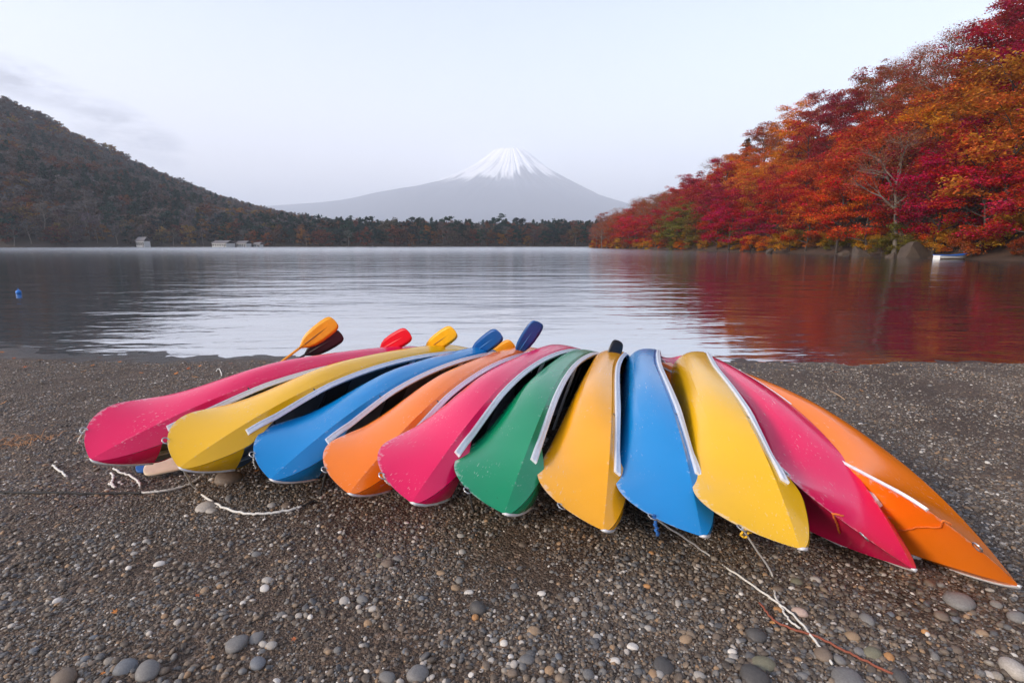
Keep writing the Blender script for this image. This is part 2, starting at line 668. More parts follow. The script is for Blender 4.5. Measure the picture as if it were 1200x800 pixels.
def mat_leaf(name, use_inst_ramp=None, trans=.35):
    """leaf colour comes from the object's own colour, varied by leaf and by noise"""
    m, n, l, b = mat_new(name)
    n.remove(b)
    out = [x for x in n if x.type == 'OUTPUT_MATERIAL'][0]
    oi = n.new('ShaderNodeObjectInfo')
    at = n.new('ShaderNodeAttribute')
    at.attribute_name = 'leaf_rand'
    if use_inst_ramp:
        r = ramp(n, use_inst_ramp, 'CONSTANT')
        l.new(oi.outputs['Random'], r.inputs[0])
        base = r.outputs[0]
    else:
        base = oi.outputs['Color']
    sep = n.new('ShaderNodeSeparateColor')
    l.new(at.outputs['Color'], sep.inputs[0])
    hs = n.new('ShaderNodeHueSaturation')
    hm = n.new('ShaderNodeMath')
    hm.operation = 'MULTIPLY_ADD'
    hm.inputs[1].default_value = .055
    hm.inputs[2].default_value = .5 - .0275
    l.new(sep.outputs[0], hm.inputs[0])
    l.new(hm.outputs[0], hs.inputs['Hue'])
    vm = n.new('ShaderNodeMath')
    vm.operation = 'MULTIPLY_ADD'
    vm.inputs[1].default_value = .9
    vm.inputs[2].default_value = .55
    l.new(sep.outputs[1], vm.inputs[0])
    l.new(vm.outputs[0], hs.inputs['Value'])
    l.new(base, hs.inputs['Color'])
    df = n.new('ShaderNodeBsdfDiffuse')
    tr = n.new('ShaderNodeBsdfTranslucent')
    l.new(hs.outputs[0], df.inputs[0])
    l.new(hs.outputs[0], tr.inputs[0])
    mx = n.new('ShaderNodeMixShader')
    mx.inputs[0].default_value = trans
    l.new(df.outputs[0], mx.inputs[1])
    l.new(tr.outputs[0], mx.inputs[2])
    l.new(mx.outputs[0], out.inputs['Surface'])
    return m


M = {}
M['gravel'] = mat_gravel()
PEB = [(0, (.075, .062, .052)), (.16, (.11, .088, .07)), (.34, (.15, .12, .095)), (.5, (.10, .10, .105)), (.62, (.17, .165, .16)),
       (.74, (.20, .155, .115)), (.83, (.26, .235, .205)), (.90, (.30, .20, .12)), (.94, (.42, .39, .36)), (.985, (.60, .58, .55))]
M['pebble'] = mat_pebble('pebbles', PEB)
M['stone'] = mat_pebble('beach_stone', None, True)
M['water'] = mat_water()
M['alu'] = mat_plain('aluminium_trim', (.74, .76, .80), .45, .35, .10, 40, .1)
M['alu_white'] = mat_plain('scuffed_aluminium_cap', (.72, .72, .73), .45, .25, .14, 30, .1)
M['steel'] = mat_plain('steel_ring', (.45, .45, .46), .35, .9, .1, 50)
M['liner'] = mat_plain('grey_hull_lining', (.20, .225, .27), .55, 0, .2, 8)
M['seat'] = mat_plain('dark_seat_plastic', (.03, .03, .035), .5, 0, .2, 12)
M['rope_white'] = mat_plain('white_rope', (.62, .59, .54), .9, 0, .25, 90, .4)
M['rope_black'] = mat_plain('black_rope', (.035, .033, .032), .9, 0, .2, 90, .4)
M['rope_blue'] = mat_plain('blue_rope', (.02, .11, .35), .9, 0, .25, 90, .4)
M['rope_red'] = mat_plain('red_cord', (.24, .07, .04), .9, 0, .25, 90, .4)
M['rope_yellow'] = mat_plain('yellow_rope', (.75, .42, .02), .8, 0, .2, 90, .4)
M['rope_orange'] = mat_plain('orange_rope', (.72, .17, .02), .8, 0, .2, 90, .4)
M['bark'] = mat_plain('dark_bark', (.045, .034, .028), .9, 0, .35, 3, .6)
M['bark_pale'] = mat_plain('pale_bark', (.16, .135, .115), .9, 0, .3, 3, .5)
M['leaf'] = mat_leaf('autumn_leaves')
M['rock'] = mat_plain('shore_rock', (.065, .044, .031), .85, 0, .35, 1.2, .5)
M['litter'] = mat_plain('leaf_litter', (.055, .030, .019), .95, 0, .45, .5, .5)
M['hill_soil'] = mat_plain('hill_soil', (.045, .032, .024), .95, 0, .4, .02)
M['white_paint'] = mat_plain('white_paint', (.74, .74, .72), .5, 0, .08, 6)
M['blue_paint'] = mat_plain('blue_paint', (.02, .13, .5), .45, 0, .1, 6)
M['tan_wood'] = mat_plain('tan_wood', (.42, .28, .17), .6, 0, .2, 9)
M['pale_wall'] = mat_plain('pale_wall', (.46, .46, .46), .7, 0, .1, 2)
M['roof'] = mat_plain('grey_roof', (.14, .13, .14), .7, 0, .2, 2)
M['dark_glass'] = mat_plain('dark_window', (.03, .035, .045), .15, 0, .1, 3)
M['buoy'] = mat_plain('blue_buoy_plastic', (.01, .16, .55), .35, 0, .08, 8)

# ------------------------------------------------------------------ beach and lake
SLOPE = .05


def shore_y(x):
    return 9.15 - .045 * x + .0052 * x * x * np.exp(-np.abs(x) / 60) + .06 * vnoise(x * .35 + 3, x * 0 + 1.5, 3) + .05 * vnoise(x * 1.3, x * 0 + 7.5, 4)


def beach_z(x, y):
    x = np.asarray(x, dtype=float)
    y = np.asarray(y, dtype=float)
    ye = y - (shore_y(x) - 9.15) * np.clip((y - 3.2) / 5.5, 0, 1)
    z = -SLOPE * (ye - 2.5)
    z = np.where(ye < 1.0, SLOPE * 1.5 + (1.0 - ye) * .01, z)
    z = np.where(ye > 9.7, z - (ye - 9.7) * .12, z)
    z = z + .016 * vnoise(x * 1.1, y * 1.1, 1) + .013 * vnoise(x * 3.3, y * 3.3, 2) + .007 * vnoise(x * 8, y * 8, 5)
    return z


def ground_at(x, y):
    return float(beach_z(np.array([x]), np.array([y]))[0])


def px_ground(u, v, dz=0.0):
    """where the ray of a photo pixel meets the beach"""
    d = pix_dir(u, v)
    t = 2.0
    for _ in range(40):
        p = d * t
        g = ground_at(p.x, p.y) + dz
        t = (g - CAM_H) / d.z
    p = d * t
    return Vector((p.x, p.y, ground_at(p.x, p.y) + dz))


xs = np.r_[np.linspace(-70, -13, 40), np.linspace(-12, 12, 300), np.linspace(13, 90, 50)]
ys = np.r_[np.linspace(-40, 0, 25), np.linspace(.2, 11, 170), np.linspace(11.5, 30, 16)]
o = grid('beach', xs, ys, beach_z, M['gravel'])
prop(o, kind='structure')

lk = MB()
o = grid('lake_water', np.array([-3000, -400, 0, 120, 3000.]), np.array([6.5, 60, 400, 1200, 2400.]), lambda X, Y: X * 0 + WATER_Z, M['water'])
prop(o, kind='structure')


# ------------------------------------------------------------------ distant terrain
def far_shore(x):
    return np.interp(x, [-3000, -1600, -700, -400, -330, -285, -200, 0, 300, 3000], [60, 100, 190, 285, 335, 385, 420, 436, 446, 520])


ridge_px = [(-260, 90), (-120, 122), (0, 163), (50, 177), (100, 195), (150, 214), (200, 231), (260, 249), (300, 258), (345, 267), (385, 277), (430, 286)]
_rr, _ee = [], []
for u, v in ridge_px:
    d = pix_dir(u, v)
    _rr.append(d.x / d.y)
    _ee.append(max(0.0, d.z / d.y))


def hill_z(X, Y):
    r = X / np.maximum(Y, 60)
    e = np.interp(r, _rr, _ee)
    yr = np.interp(r, [-1.5, -.93, -.41, 0], [800, 950, 1500, 1700])
    # a point's own way up from the shore to the ridge
    inl = (Y - far_shore(X))
    tot = np.maximum(yr - np.interp(r, [-2, -1.0, -.68, -.48, -.2, .5], [200, 333, 393, 415, 430, 440]), 60)
    t = np.clip(inl / tot, -.3, 1.6)
    up = np.where(t < 0, 0, np.where(t <= 1, np.clip(t, 0, 1) ** 1.02, np.maximum(0, 1 - (t - 1) * 1.2)))
    h = e * yr * up
    h = h * (1 + .05 * vnoise(X / 60, Y / 60, 31)) + up * 5 * vnoise(X / 35, Y / 35, 32) * np.clip(e * 10, 0, 1)
    low = np.clip(inl * .08, -4, 2.2) + np.clip((inl - 25) * .07, 0, 8)
    return WATER_Z + low + h


o = grid('hillside', np.arange(-1700, 420, 18.), np.arange(120, 2050, 18.), hill_z, M['hill_soil'])
prop(o, kind='structure')
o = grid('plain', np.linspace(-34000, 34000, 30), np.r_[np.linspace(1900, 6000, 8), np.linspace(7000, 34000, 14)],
         lambda X, Y: WATER_Z + 3 + np.clip((Y - 2000) * .003, 0, 30), mat_plain('plain_woodland', (.085, .09, .115), .95, 0, .05, .001))  # same haze-tinted blue as the mountain rock
prop(o, kind='structure')

# the snow-capped mountain, 16.5 km away
FD = 16500.0


def mountain():
    cx = pix_dir(598, 176).x / pix_dir(598, 176).y * FD

    def prof(pts):
        rr, zz = [0], [0]
        for u, v in pts:
            d = pix_dir(u, v)
            rr.append(abs(d.x / d.y * FD - cx))
            zz.append(d.z / d.y * FD)
        zz[0] = zz[1] - 120
        return rr, zz
    rR, zR = prof([(616, 176.5), (628, 186), (642, 198), (665, 211.5), (690, 224), (710, 235), (760, 252), (850, 270), (1000, 284)])
    rL, zL = prof([(580, 176), (570, 184), (558, 193), (540, 203), (510, 217), (480, 225), (455, 229), (425, 233), (380, 238.5), (335, 242), (250, 250), (100, 268), (-100, 284)])
    na, nr = 720, 150
    ang = np.linspace(0, 2 * PI, na, endpoint=False)
    rad = np.r_[np.linspace(0, 420, 8), np.linspace(480, 3600, 70), np.linspace(3700, 12500, nr - 78)]
    A, Rr = np.meshgrid(ang, rad)
    w = (np.cos(A) * .5 + .5)
    # a gully pattern that forks outward
    g = np.zeros_like(A)
    for k, (fr, am) in enumerate(((17, .5), (41, .42), (83, .30), (151, .2))):
        g += am * vnoise(A / (2 * PI) * fr * 2 + .7 * vnoise(Rr / 900, A * 3, 60 + k), Rr / 2600 + k * 3.7, 50 + k)
    seam = np.clip(np.minimum(A, 2 * PI - A) / .05, 0, 1)
    g *= seam
    Re = Rr * (1 + .012 * vnoise(A * 4, Rr / 3000, 71) * seam)
    Z = w * np.interp(Re, rR, zR) + (1 - w) * np.interp(Re, rL, zL)
    amp = np.clip((Rr - 200) / 900, 0, 1) * np.clip((6500 - Rr) / 4000, .12, 1)
    Z = Z + g * 62 * amp
    Z = Z - 160 * np.clip((Rr - 8500) / 4000, 0, 1)
    front = np.clip(-np.sin(A) * 1.6 - .15, 0, 1)
    fall = np.clip((Rr - 3600) / 4200, 0, 1)
    Z = Z * (1 - .86 * front * fall * fall * (3 - 2 * fall))
    rim = np.clip(1 - np.abs(Rr - 480) / 220, 0, 1)
    Z = Z + rim * (22 * vnoise(A * 2.2, A * 0 + .5, 77) * seam)
    X = cx + Rr * np.cos(A)
    Y = FD + Rr * np.sin(A)
    V = np.stack([X, Y, Z + WATER_Z], -1).reshape(-1, 3)
    i = np.arange(na)[None, :] + na * np.arange(len(rad) - 1)[:, None]
    j = (np.arange(na)[None, :] + 1) % na + na * np.arange(len(rad) - 1)[:, None]
    Fq = np.stack([i, j, j + na, i + na], -1).reshape(-1, 4)
    me = mesh_np('mountain', V, Fq)
    top = pix_dir(598, 176)
    ztop = top.z / top.y * FD
    frac = Z / ztop
    line = .62 + .05 * np.cos(A) + .16 * g + .02 * vnoise(A * 30, Rr / 500, 80)
    snow = np.clip((frac - line) / .05, 0, 1) * np.clip(1.05 - .95 * np.clip(-.16 - g, 0, 1) * 5 * np.clip((1.02 - frac) * 5, 0.25, 1), 0, 1)
    at = me.attributes.new('snow', 'FLOAT', 'POINT')
    at.data.foreach_set('value', snow.ravel().astype(np.float32))
    m, n, l, b = mat_new('mountain_rock_and_snow')
    a = n.new('ShaderNodeAttribute')
    a.attribute_name = 'snow'
    mx = n.new('ShaderNodeMixRGB')
    mx.inputs[1].default_value = (.085, .09, .115, 1)  # rock tinted blue, so part of the lilac haze sits in its colour
    mx.inputs[2].default_value = (.90, .89, .90, 1)
    l.new(a.outputs['Fac'], mx.inputs[0])
    l.new(mx.outputs[0], b.inputs['Base Color'])
    b.inputs['Roughness'].default_value = .9
    b.inputs['Specular IOR Level'].default_value = .1
    o = obj('mountain', me, m)
    prop(o, 'tall snow-capped volcanic mountain rising pale behind the far shore', 'mountain', kind='structure')


mountain()


# ------------------------------------------------------------------ tree makers
def tree_meshes(seed, H, W, base=.3, nlimb=9, nleaf=8000, leaf=.17, flat=.42, lean=(0, 0), trunk_r=None, sub=4, nside=7, padk=1.0, twigs=0, bend=.5):
    """returns (trunk mesh, crown mesh): tapered trunk, limbs and branches; leaf-sized faces grouped in sprays round the branch ends"""
    r = random.Random(seed)
    g = np.random.default_rng(seed)
    tr = trunk_r or H * .022
    mb = MB()
    pts, rad = [], []
    a0 = r.uniform(0, 6.28)
    top = .82
    for i in range(9):
        t = i / 8
        h = -.6 + (H * top + .6) * t
        wob = H * .03 * math.sin(t * 5 + a0)
        pts.append(Vector((lean[0] * H * t ** 1.6 + wob, lean[1] * H * t ** 1.6 + H * .025 * math.cos(t * 4 + a0), h)))
        rad.append(tr * ((1 - t) ** .8 * .88 + .10) * (1.35 if i == 0 else 1))
    mb.tube(pts, rad, nside)

    def trunk_at(h):
        t = min(1, max(0, (h + .6) / (H * top + .6))) * 8
        i = min(7, int(t))
        return pts[i].lerp(pts[i + 1], t - i)
    pads = []
    for k in range(nlimb):
        f = base + (.84 - base) * (k + r.uniform(-.25, .25)) / max(1, nlimb - 1)
        f = min(.86, max(base * .8, f))
        s = trunk_at(f * H * .93)
        q = (f - base) / (1 - base)
        prof = math.sin(min(1, .28 + .72 * (1 - q) ** .7 + .05) * PI / 2) * (1 if q > .12 else .8)
        Lb = W * .5 * prof * r.uniform(.72, 1.12)
        az = a0 + k * 2.399 + r.uniform(-.35, .35)
        el = (.25 + .85 * q) * bend * 2 * r.uniform(.7, 1.2)
        dirv = Vector((math.cos(az) * math.cos(el), math.sin(az) * math.cos(el), math.sin(el)))
        lp = []
        for i in range(6):
            t = i / 5
            p = s + dirv * Lb * t + Vector((0, 0, Lb * (.18 * t - .22 * t * t)))
            p += Vector((r.uniform(-1, 1), r.uniform(-1, 1), r.uniform(-.6, .6))) * Lb * .035 * (i > 0)
            lp.append(p)
        r0 = tr * (.48 - .28 * q)
        mb.tube(lp, [r0 * (1 - .8 * i / 5) for i in range(6)], 5, False)
        pads.append((lp[5], W * .15 * r.uniform(.8, 1.25)))
        pads.append((lp[3] + Vector((r.uniform(-1, 1), r.uniform(-1, 1), .5)) * W * .06, W * .12 * r.uniform(.7, 1.2)))
        for j in range(sub):
            t = r.uniform(.35, .95)
            i = min(4, int(t * 5))
            p0 = lp[i].lerp(lp[i + 1], t * 5 - i)
            az2 = az + r.choice((-1, 1)) * r.uniform(.4, 1.2)
            e2 = r.uniform(-.05, .75)
            Ls = Lb * r.uniform(.28, .5)
            d2 = Vector((math.cos(az2) * math.cos(e2), math.sin(az2) * math.cos(e2), math.sin(e2)))
            sp = [p0, p0 + d2 * Ls * .5 + Vector((0, 0, Ls * .06)), p0 + d2 * Ls]
            mb.tube(sp, [r0 * .38, r0 * .24, r0 * .08], 4, False)
            pads.append((sp[2], W * .125 * r.uniform(.7, 1.3)))
            for _ in range(twigs):
                d3 = (d2 + Vector((r.uniform(-1, 1), r.uniform(-1, 1), r.uniform(-.2, 1.1)))).normalized()
                st = sp[1].lerp(sp[2], r.random())
                mb.tube([st, st + d3 * Ls * .35, st + d3 * Ls * .75 + Vector((0, 0, .1))], [r0 * .14, r0 * .09, r0 * .03], 3, False)
    pads.append((pts[-1] + Vector((0, 0, H * .05)), W * .15))
    pads.append((pts[-1] + Vector((r.uniform(-.5, .5), r.uniform(-.5, .5), H * .11)), W * .10))
    tme = mb.mesh('trunk', True)
    # leaves
    wts = np.array([p[1] ** 2 for p in pads])
    cnt = np.maximum(3, (nleaf * wts / wts.sum()).astype(int))
    C, hue, val = [], [], []
    for (c, pr), n in zip(pads, cnt):
        v = g.normal(size=(n, 3))
        v /= np.linalg.norm(v, axis=1)[:, None]
        rad_ = g.random(n) ** .45
        # ragged outline: radius changes with direction
        lob = 1 + .35 * np.sin(np.arctan2(v[:, 1], v[:, 0]) * 3 + g.uniform(0, 6)) * (np.abs(v[:, 2]) < .8)
        q = v * (rad_ * lob)[:, None] * pr * padk
        q[:, 2] *= flat
        q[:, 2] -= .10 * np.hypot(q[:, 0], q[:, 1])
        C.append(q + np.array(c))
        hue.append(np.clip(g.normal(.5, .22) + g.normal(0, .16, n), 0, 1))
        val.append(np.clip(g.normal(.5, .16) + g.normal(0, .2, n), 0, 1))
    C = np.concatenate(C)
    hue = np.concatenate(hue)
    val = np.concatenate(val)
    n = len(C)
    nrm = np.stack([g.normal(0, .55, n), g.normal(0, .55, n), np.ones(n)], 1)
    nrm /= np.linalg.norm(nrm, axis=1)[:, None]
    az = g.uniform(0, 2 * PI, n)
    t = np.stack([np.cos(az), np.sin(az), np.zeros(n)], 1)
    t -= nrm * (t * nrm).sum(1)[:, None]
    t /= np.linalg.norm(t, axis=1)[:, None]
    b = np.cross(nrm, t)
    s = leaf * g.uniform(.65, 1.3, n)[:, None]
    V = np.stack([C + t * s, C + b * s * .62, C - t * s, C - b * s * .62], 1).reshape(-1, 3)
    Fq = np.arange(4 * n).reshape(n, 4)
    cme = mesh_np('crown', V, Fq, False)
    at = cme.attributes.new('leaf_rand', 'FLOAT_COLOR', 'POINT')
    colr = np.stack([hue, val, np.zeros(n), np.ones(n)], 1)
    at.data.foreach_set('color', np.repeat(colr, 4, axis=0).ravel().astype(np.float32))
    return tme, cme


def conifer_meshes(seed, H, W, nleaf=2500, leaf=.22):
    r = random.Random(seed)
    g = np.random.default_rng(seed)
    mb = MB()
    mb.tube([(0, 0, -.5), (.1, 0, H * .5), (0, .1, H * .97)], [H * .018, H * .012, .03], 6)
    C = []
    nl = 46
    for k in range(nl):
        f = .30 + .68 * k / nl
        L_ = W * .5 * (1 - f) ** .62 * r.uniform(.75, 1.25) * 1.15
        az = k * 2.399
        d = np.array([math.cos(az), math.sin(az), .12])
        p0 = np.array([0, 0, f * H])
        p1 = p0 + d * L_
        mb.tube([tuple(p0), tuple(p1)], [.07, .02], 3, False)
        n = int(nleaf / nl)
        t = g.random(n) ** .6
        q = p0 + d * L_ * t[:, None] + g.normal(size=(n, 3)) * np.array([.33, .33, .16]) * W * .10
        C.append(q)
    C = np.concatenate(C)
    n = len(C)
    nrm = np.stack([g.normal(0, .7, n), g.normal(0, .7, n), np.ones(n)], 1)
    nrm /= np.linalg.norm(nrm, axis=1)[:, None]
    az = g.uniform(0, 2 * PI, n)
    t = np.stack([np.cos(az), np.sin(az), np.zeros(n)], 1)
    t -= nrm * (t * nrm).sum(1)[:, None]
    b = np.cross(nrm, t)
    s = leaf * g.uniform(.6, 1.3, n)[:, None]
    V = np.stack([C + t * s, C + b * s * .5, C - t * s, C - b * s * .5], 1).reshape(-1, 3)
    cme = mesh_np('crown', V, np.arange(4 * n).reshape(n, 4), False)
    at = cme.attributes.new('leaf_rand', 'FLOAT_COLOR', 'POINT')
    colr = np.stack([g.random(n), g.random(n), np.zeros(n), np.ones(n)], 1)
    at.data.foreach_set('color', np.repeat(colr, 4, axis=0).ravel().astype(np.float32))
    return mb.mesh('trunk', True), cme


def put_tree(kind_name, meshes, loc, rz, scale, color, bark, label, cat, group):
    t = empty(kind_name, loc, rz)
    t.scale = (scale,) * 3 if isinstance(scale, (int, float)) else scale
    tm, cm = meshes
    a = obj('trunk', tm, bark, t)
    c = obj('crown', cm, M['leaf'], t)
    c.color = (*color, 1)
    prop(t, label, cat, group)
    return t


def proj(p):
    z = p[2] - CAM_H
    fw = p[1] * math.cos(PITCH) - z * math.sin(PITCH)
    up = p[1] * math.sin(PITCH) + z * math.cos(PITCH)
    return 600 + F_PX * p[0] / fw, 400 - F_PX * up / fw


# ------------------------------------------------------------------ the wooded bank on the right
def bank_shore(y):
    return np.interp(y, [-60, 40, 77, 100, 132, 176, 250, 305, 318, 326, 334, 350], [62, 62.5, 65.5, 66.5, 64.5, 58.5, 50.5, 46, 49, 62, 110, 400])


def bank_z(X, Y):
    b = X - bank_shore(Y) - 1.2 * vnoise(Y / 9, Y * 0 + .3, 91)
    tip = np.clip((345 - Y) / 150, .32, 1)
    slp = np.interp(Y, [60, 110, 170], [1.12, .98, .82])
    h = np.where(b < 0, b * .35, np.where(b < 3, b * .30, .9 + (b - 3) * slp))
    h = np.where(b > 48, .9 + 45 * slp + (b - 48) * .25, h)
    h = np.where(h > 0, h * tip, h)
    return WATER_Z + np.maximum(h, -4) + np.clip(b, 0, 1) * (.5 * vnoise(X / 5, Y / 5, 92) + .2 * vnoise(X / 1.7, Y / 1.7, 93))


o = grid('wooded_bank', np.r_[np.arange(40, 110, 1.6), np.arange(112, 320, 8)], np.r_[np.arange(-60, 40, 8.), np.arange(40, 160, 2.), np.arange(160, 352, 3.)], bank_z, M['litter'])
prop(o, kind='structure')

CRIM, RED, RORG = (.44, .009, .036), (.54, .020, .022), (.62, .085, .018)
ORG, GOLD, RUST = (.70, .20, .018), (.58, .29, .025), (.40, .085, .026)
BRN, MAUV, DRED, OLIV, DGRN = (.29, .105, .045), (.27, .07, .065), (.34, .022, .034), (.20, .16, .03), (.028, .048, .022)
CNAME = {CRIM: 'crimson', RED: 'bright red', RORG: 'red-orange', ORG: 'orange', GOLD: 'golden yellow', RUST: 'rust-red', BRN: 'brown',
         MAUV: 'mauve-brown', DRED: 'dark red', OLIV: 'olive yellow', DGRN: 'dark green'}
ANCH = [(700, 250, MAUV), (715, 225, RUST), (740, 225, BRN), (725, 270, RUST), (775, 200, MAUV), (805, 195, BRN), (765, 250, RUST), (745, 280, RED),
        (800, 245, RED), (825, 240, CRIM), (800, 270, OLIV), (858, 245, CRIM), (850, 265, CRIM), (860, 172, DGRN), (880, 195, ORG), (905, 200, ORG), (890, 165, RUST), (920, 160, ORG),
        (870, 225, ORG), (840, 280, OLIV), (930, 250, RED), (960, 245, RORG), (990, 255, RORG), (930, 125, MAUV), (960, 140, DRED), (985, 175, DRED),
        (1000, 120, DRED), (960, 190, RED), (1010, 190, RORG), (1000, 225, RORG), (1030, 100, RUST), (1060, 60, BRN), (1100, 50, RUST), (1130, 30, RUST), (1055, 140, RUST),
        (1070, 190, DRED), (1050, 250, BRN), (1040, 280, GOLD), (1180, 50, CRIM), (1160, 20, CRIM), (1190, 100, CRIM), (1150, 110, RUST),
        (1150, 160, ORG), (1180, 180, ORG), (1120, 195, ORG), (1190, 140, ORG), (1150, 225, CRIM), (1110, 225, CRIM), (1180, 225, RED), (1160, 265, GOLD), (1190, 270, ORG), (1100, 265, GOLD)]

maple = []
for k in range(7):
    H_ = (11, 12.5, 13, 11.5, 14, 12, 13.5)[k]
    maple.append((H_, tree_meshes(100 + k, H_, H_ * (1.02, .95, .88, 1.1, .86, 1.0, .92)[k], base=.17, nlimb=12, nleaf=7200, leaf=.18, flat=.32,
                                  lean=((-.05, .02), (.06, 0), (0, .05), (-.12, 0), (.03, -.04), (.0, 0), (-.06, -.03))[k], sub=5)))
bare = []
for k in range(3):
    H_ = (14, 15.5, 13)[k]
    bare.append((H_, tree_meshes(140 + k, H_, H_ * .86, base=.34, nlimb=12, nleaf=4600, leaf=.13, flat=.55, sub=6, twigs=5, padk=1.15, bend=.75)))
bush = []
for k in range(3):
    bush.append((3.2, tree_meshes(160 + k, 3.2, 5.0, base=.05, nlimb=9, nleaf=3600, leaf=.13, flat=.55, trunk_r=.07, sub=3, padk=1.1)))
pine = [(15, conifer_meshes(170, 15, 7.5, 3600, .26)), (14, conifer_meshes(171, 14, 8.5, 3600, .26))]

r = random.Random(21)
bank_count = {}
for row, (b0, step) in enumerate(((.8, 9.5), (5.5, 7.5), (11, 7.5), (17.5, 8), (25, 8.5), (33, 9), (41, 9.5))):
    y = 14 + r.uniform(0, 6)
    while y < (322 - row * 4):
        yy = y + r.uniform(-1.5, 1.5)
        b = b0 + r.uniform(-1.8, 1.8) * (row > 0) + (r.uniform(-.2, 1.2) if row == 0 else 0)
        x = float(bank_shore(np.array([yy]))[0]) + b
        z = float(bank_z(np.array([x]), np.array([yy]))[0])
        y += step * r.uniform(.75, 1.2) * (1 + max(0, yy - 150) / 400)
        sc_ = r.uniform(.85, 1.2) * (.82 if row == 0 else 1.0) * (1.22 if yy < 130 else 1.05)
        u, v = proj((x, yy, z + 8 * sc_))
        colr = min(ANCH, key=lambda a: (a[0] - u - r.uniform(-8, 8)) ** 2 + (a[1] - v - r.uniform(-10, 10)) ** 2 * 1.4)[2]
        if colr in (BRN, MAUV) or (colr is RUST and r.random() < .4):
            H_, ms = r.choice(bare)
            kn, typ = 'bare_limbed_tree', 'thinly leaved tree with bare twigs'
        elif colr is DGRN:
            H_, ms = r.choice(pine)
            kn, typ = 'pine_tree', 'evergreen tree'
        else:
            H_, ms = r.choice(maple)
            kn, typ = 'maple_tree', 'maple tree'
        dull = r.uniform(0, .42) * (0 if row < 1 else 1)
        jit = [max(.004, (c * (1 - dull) + k_ * dull) * r.uniform(.85, 1.12)) for c, k_ in zip(colr, (.24, .085, .045))]
        where = 'at the water edge of the wooded bank' if row == 0 else ('low on the slope of the wooded bank' if row < 3 else ('halfway up the wooded bank' if row < 5 else 'on the crest of the wooded bank'))
        lab = f'{CNAME[colr]} {typ} {where}'
        put_tree(kn, ms, (x, yy, z - .15), r.uniform(0, 6.28), (sc_, sc_, sc_ * r.uniform(.92, 1.12)), jit, M['bark_pale'] if (kn == 'bare_limbed_tree') else M['bark'], lab, 'tree', f'trees {where}, {CNAME[colr]} {typ}')

# low shrubs along the water's edge
y = 16
while y < 318:
    x = float(bank_shore(np.array([y]))[0]) + r.uniform(.2, 4.5)
    z = float(bank_z(np.array([x]), np.array([y]))[0])
    colr = r.choice((GOLD, OLIV, ORG, BRN, GOLD, OLIV, RUST, RUST))
    s = r.uniform(.6, 1.35)
    put_tree('shrub', r.choice(bush)[1], (x, y, z - .1), r.uniform(0, 6.28), s, colr, M['bark'],
             f'low {CNAME[colr]} shrub growing along the water edge of the bank', 'shrub', f'{CNAME[colr]} shrubs along the bank')
    y += r.uniform(1.5, 3.6) * (1 + max(0, y - 130) / 250)


def boulder_mesh(seed, s=(1, 1, 1), sub=3, rough=.22):
    g = np.random.default_rng(seed)
    bm = bmesh.new()
    bmesh.ops.create_icosphere(bm, subdivisions=sub, radius=1)
    cuts = [(Vector(g.normal(size=3)).normalized(), g.uniform(.35, .75)) for _ in range(13)]
    for v in bm.verts:
        for nrm, dd in cuts:
            q = v.co.dot(nrm)
            if q > dd:
                v.co -= nrm * (q - dd) * .97
        v.co = Vector((v.co.x * s[0], v.co.y * s[1], v.co.z * s[2])) * (1 + g.uniform(-.03, .03) * rough * 2)
    me = bpy.data.meshes.new('boulder')
    bm.to_mesh(me)
    bm.free()
    me.polygons.foreach_set('use_smooth', np.full(len(me.polygons), False))
    return me


for k, (u, v, w, h, lab) in enumerate((
        (1076, 302, 42, 20, 'largest angular brown boulder at the bank beside the rowboat'),
        (1007, 300, 27, 13, 'low brown boulder among the shrubs under red-orange maples'),
        (985, 299, 16, 8, 'small dark boulder at the water under the red-orange maples'),
        (900, 297, 16, 7, 'small rounded boulder at the water under orange trees'),
        (1042, 302, 14, 7, 'small block of rock between two larger boulders on the bank'))):
    d = pix_dir(u, v)
    t = (WATER_Z - CAM_H) / d.z
    dep = min(t * d.y, 140)
    p = Vector((d.x / d.y * dep, dep, WATER_Z))
    s = dep / F_PX
    o = obj('boulder', boulder_mesh(300 + k, (w * s * .5, w * s * .42, h * s * .9)), M['rock'])
    o.location = (p.x + .6, p.y + w * s * .2, p.z + h * s * .12)
    prop(o, lab, 'boulder')


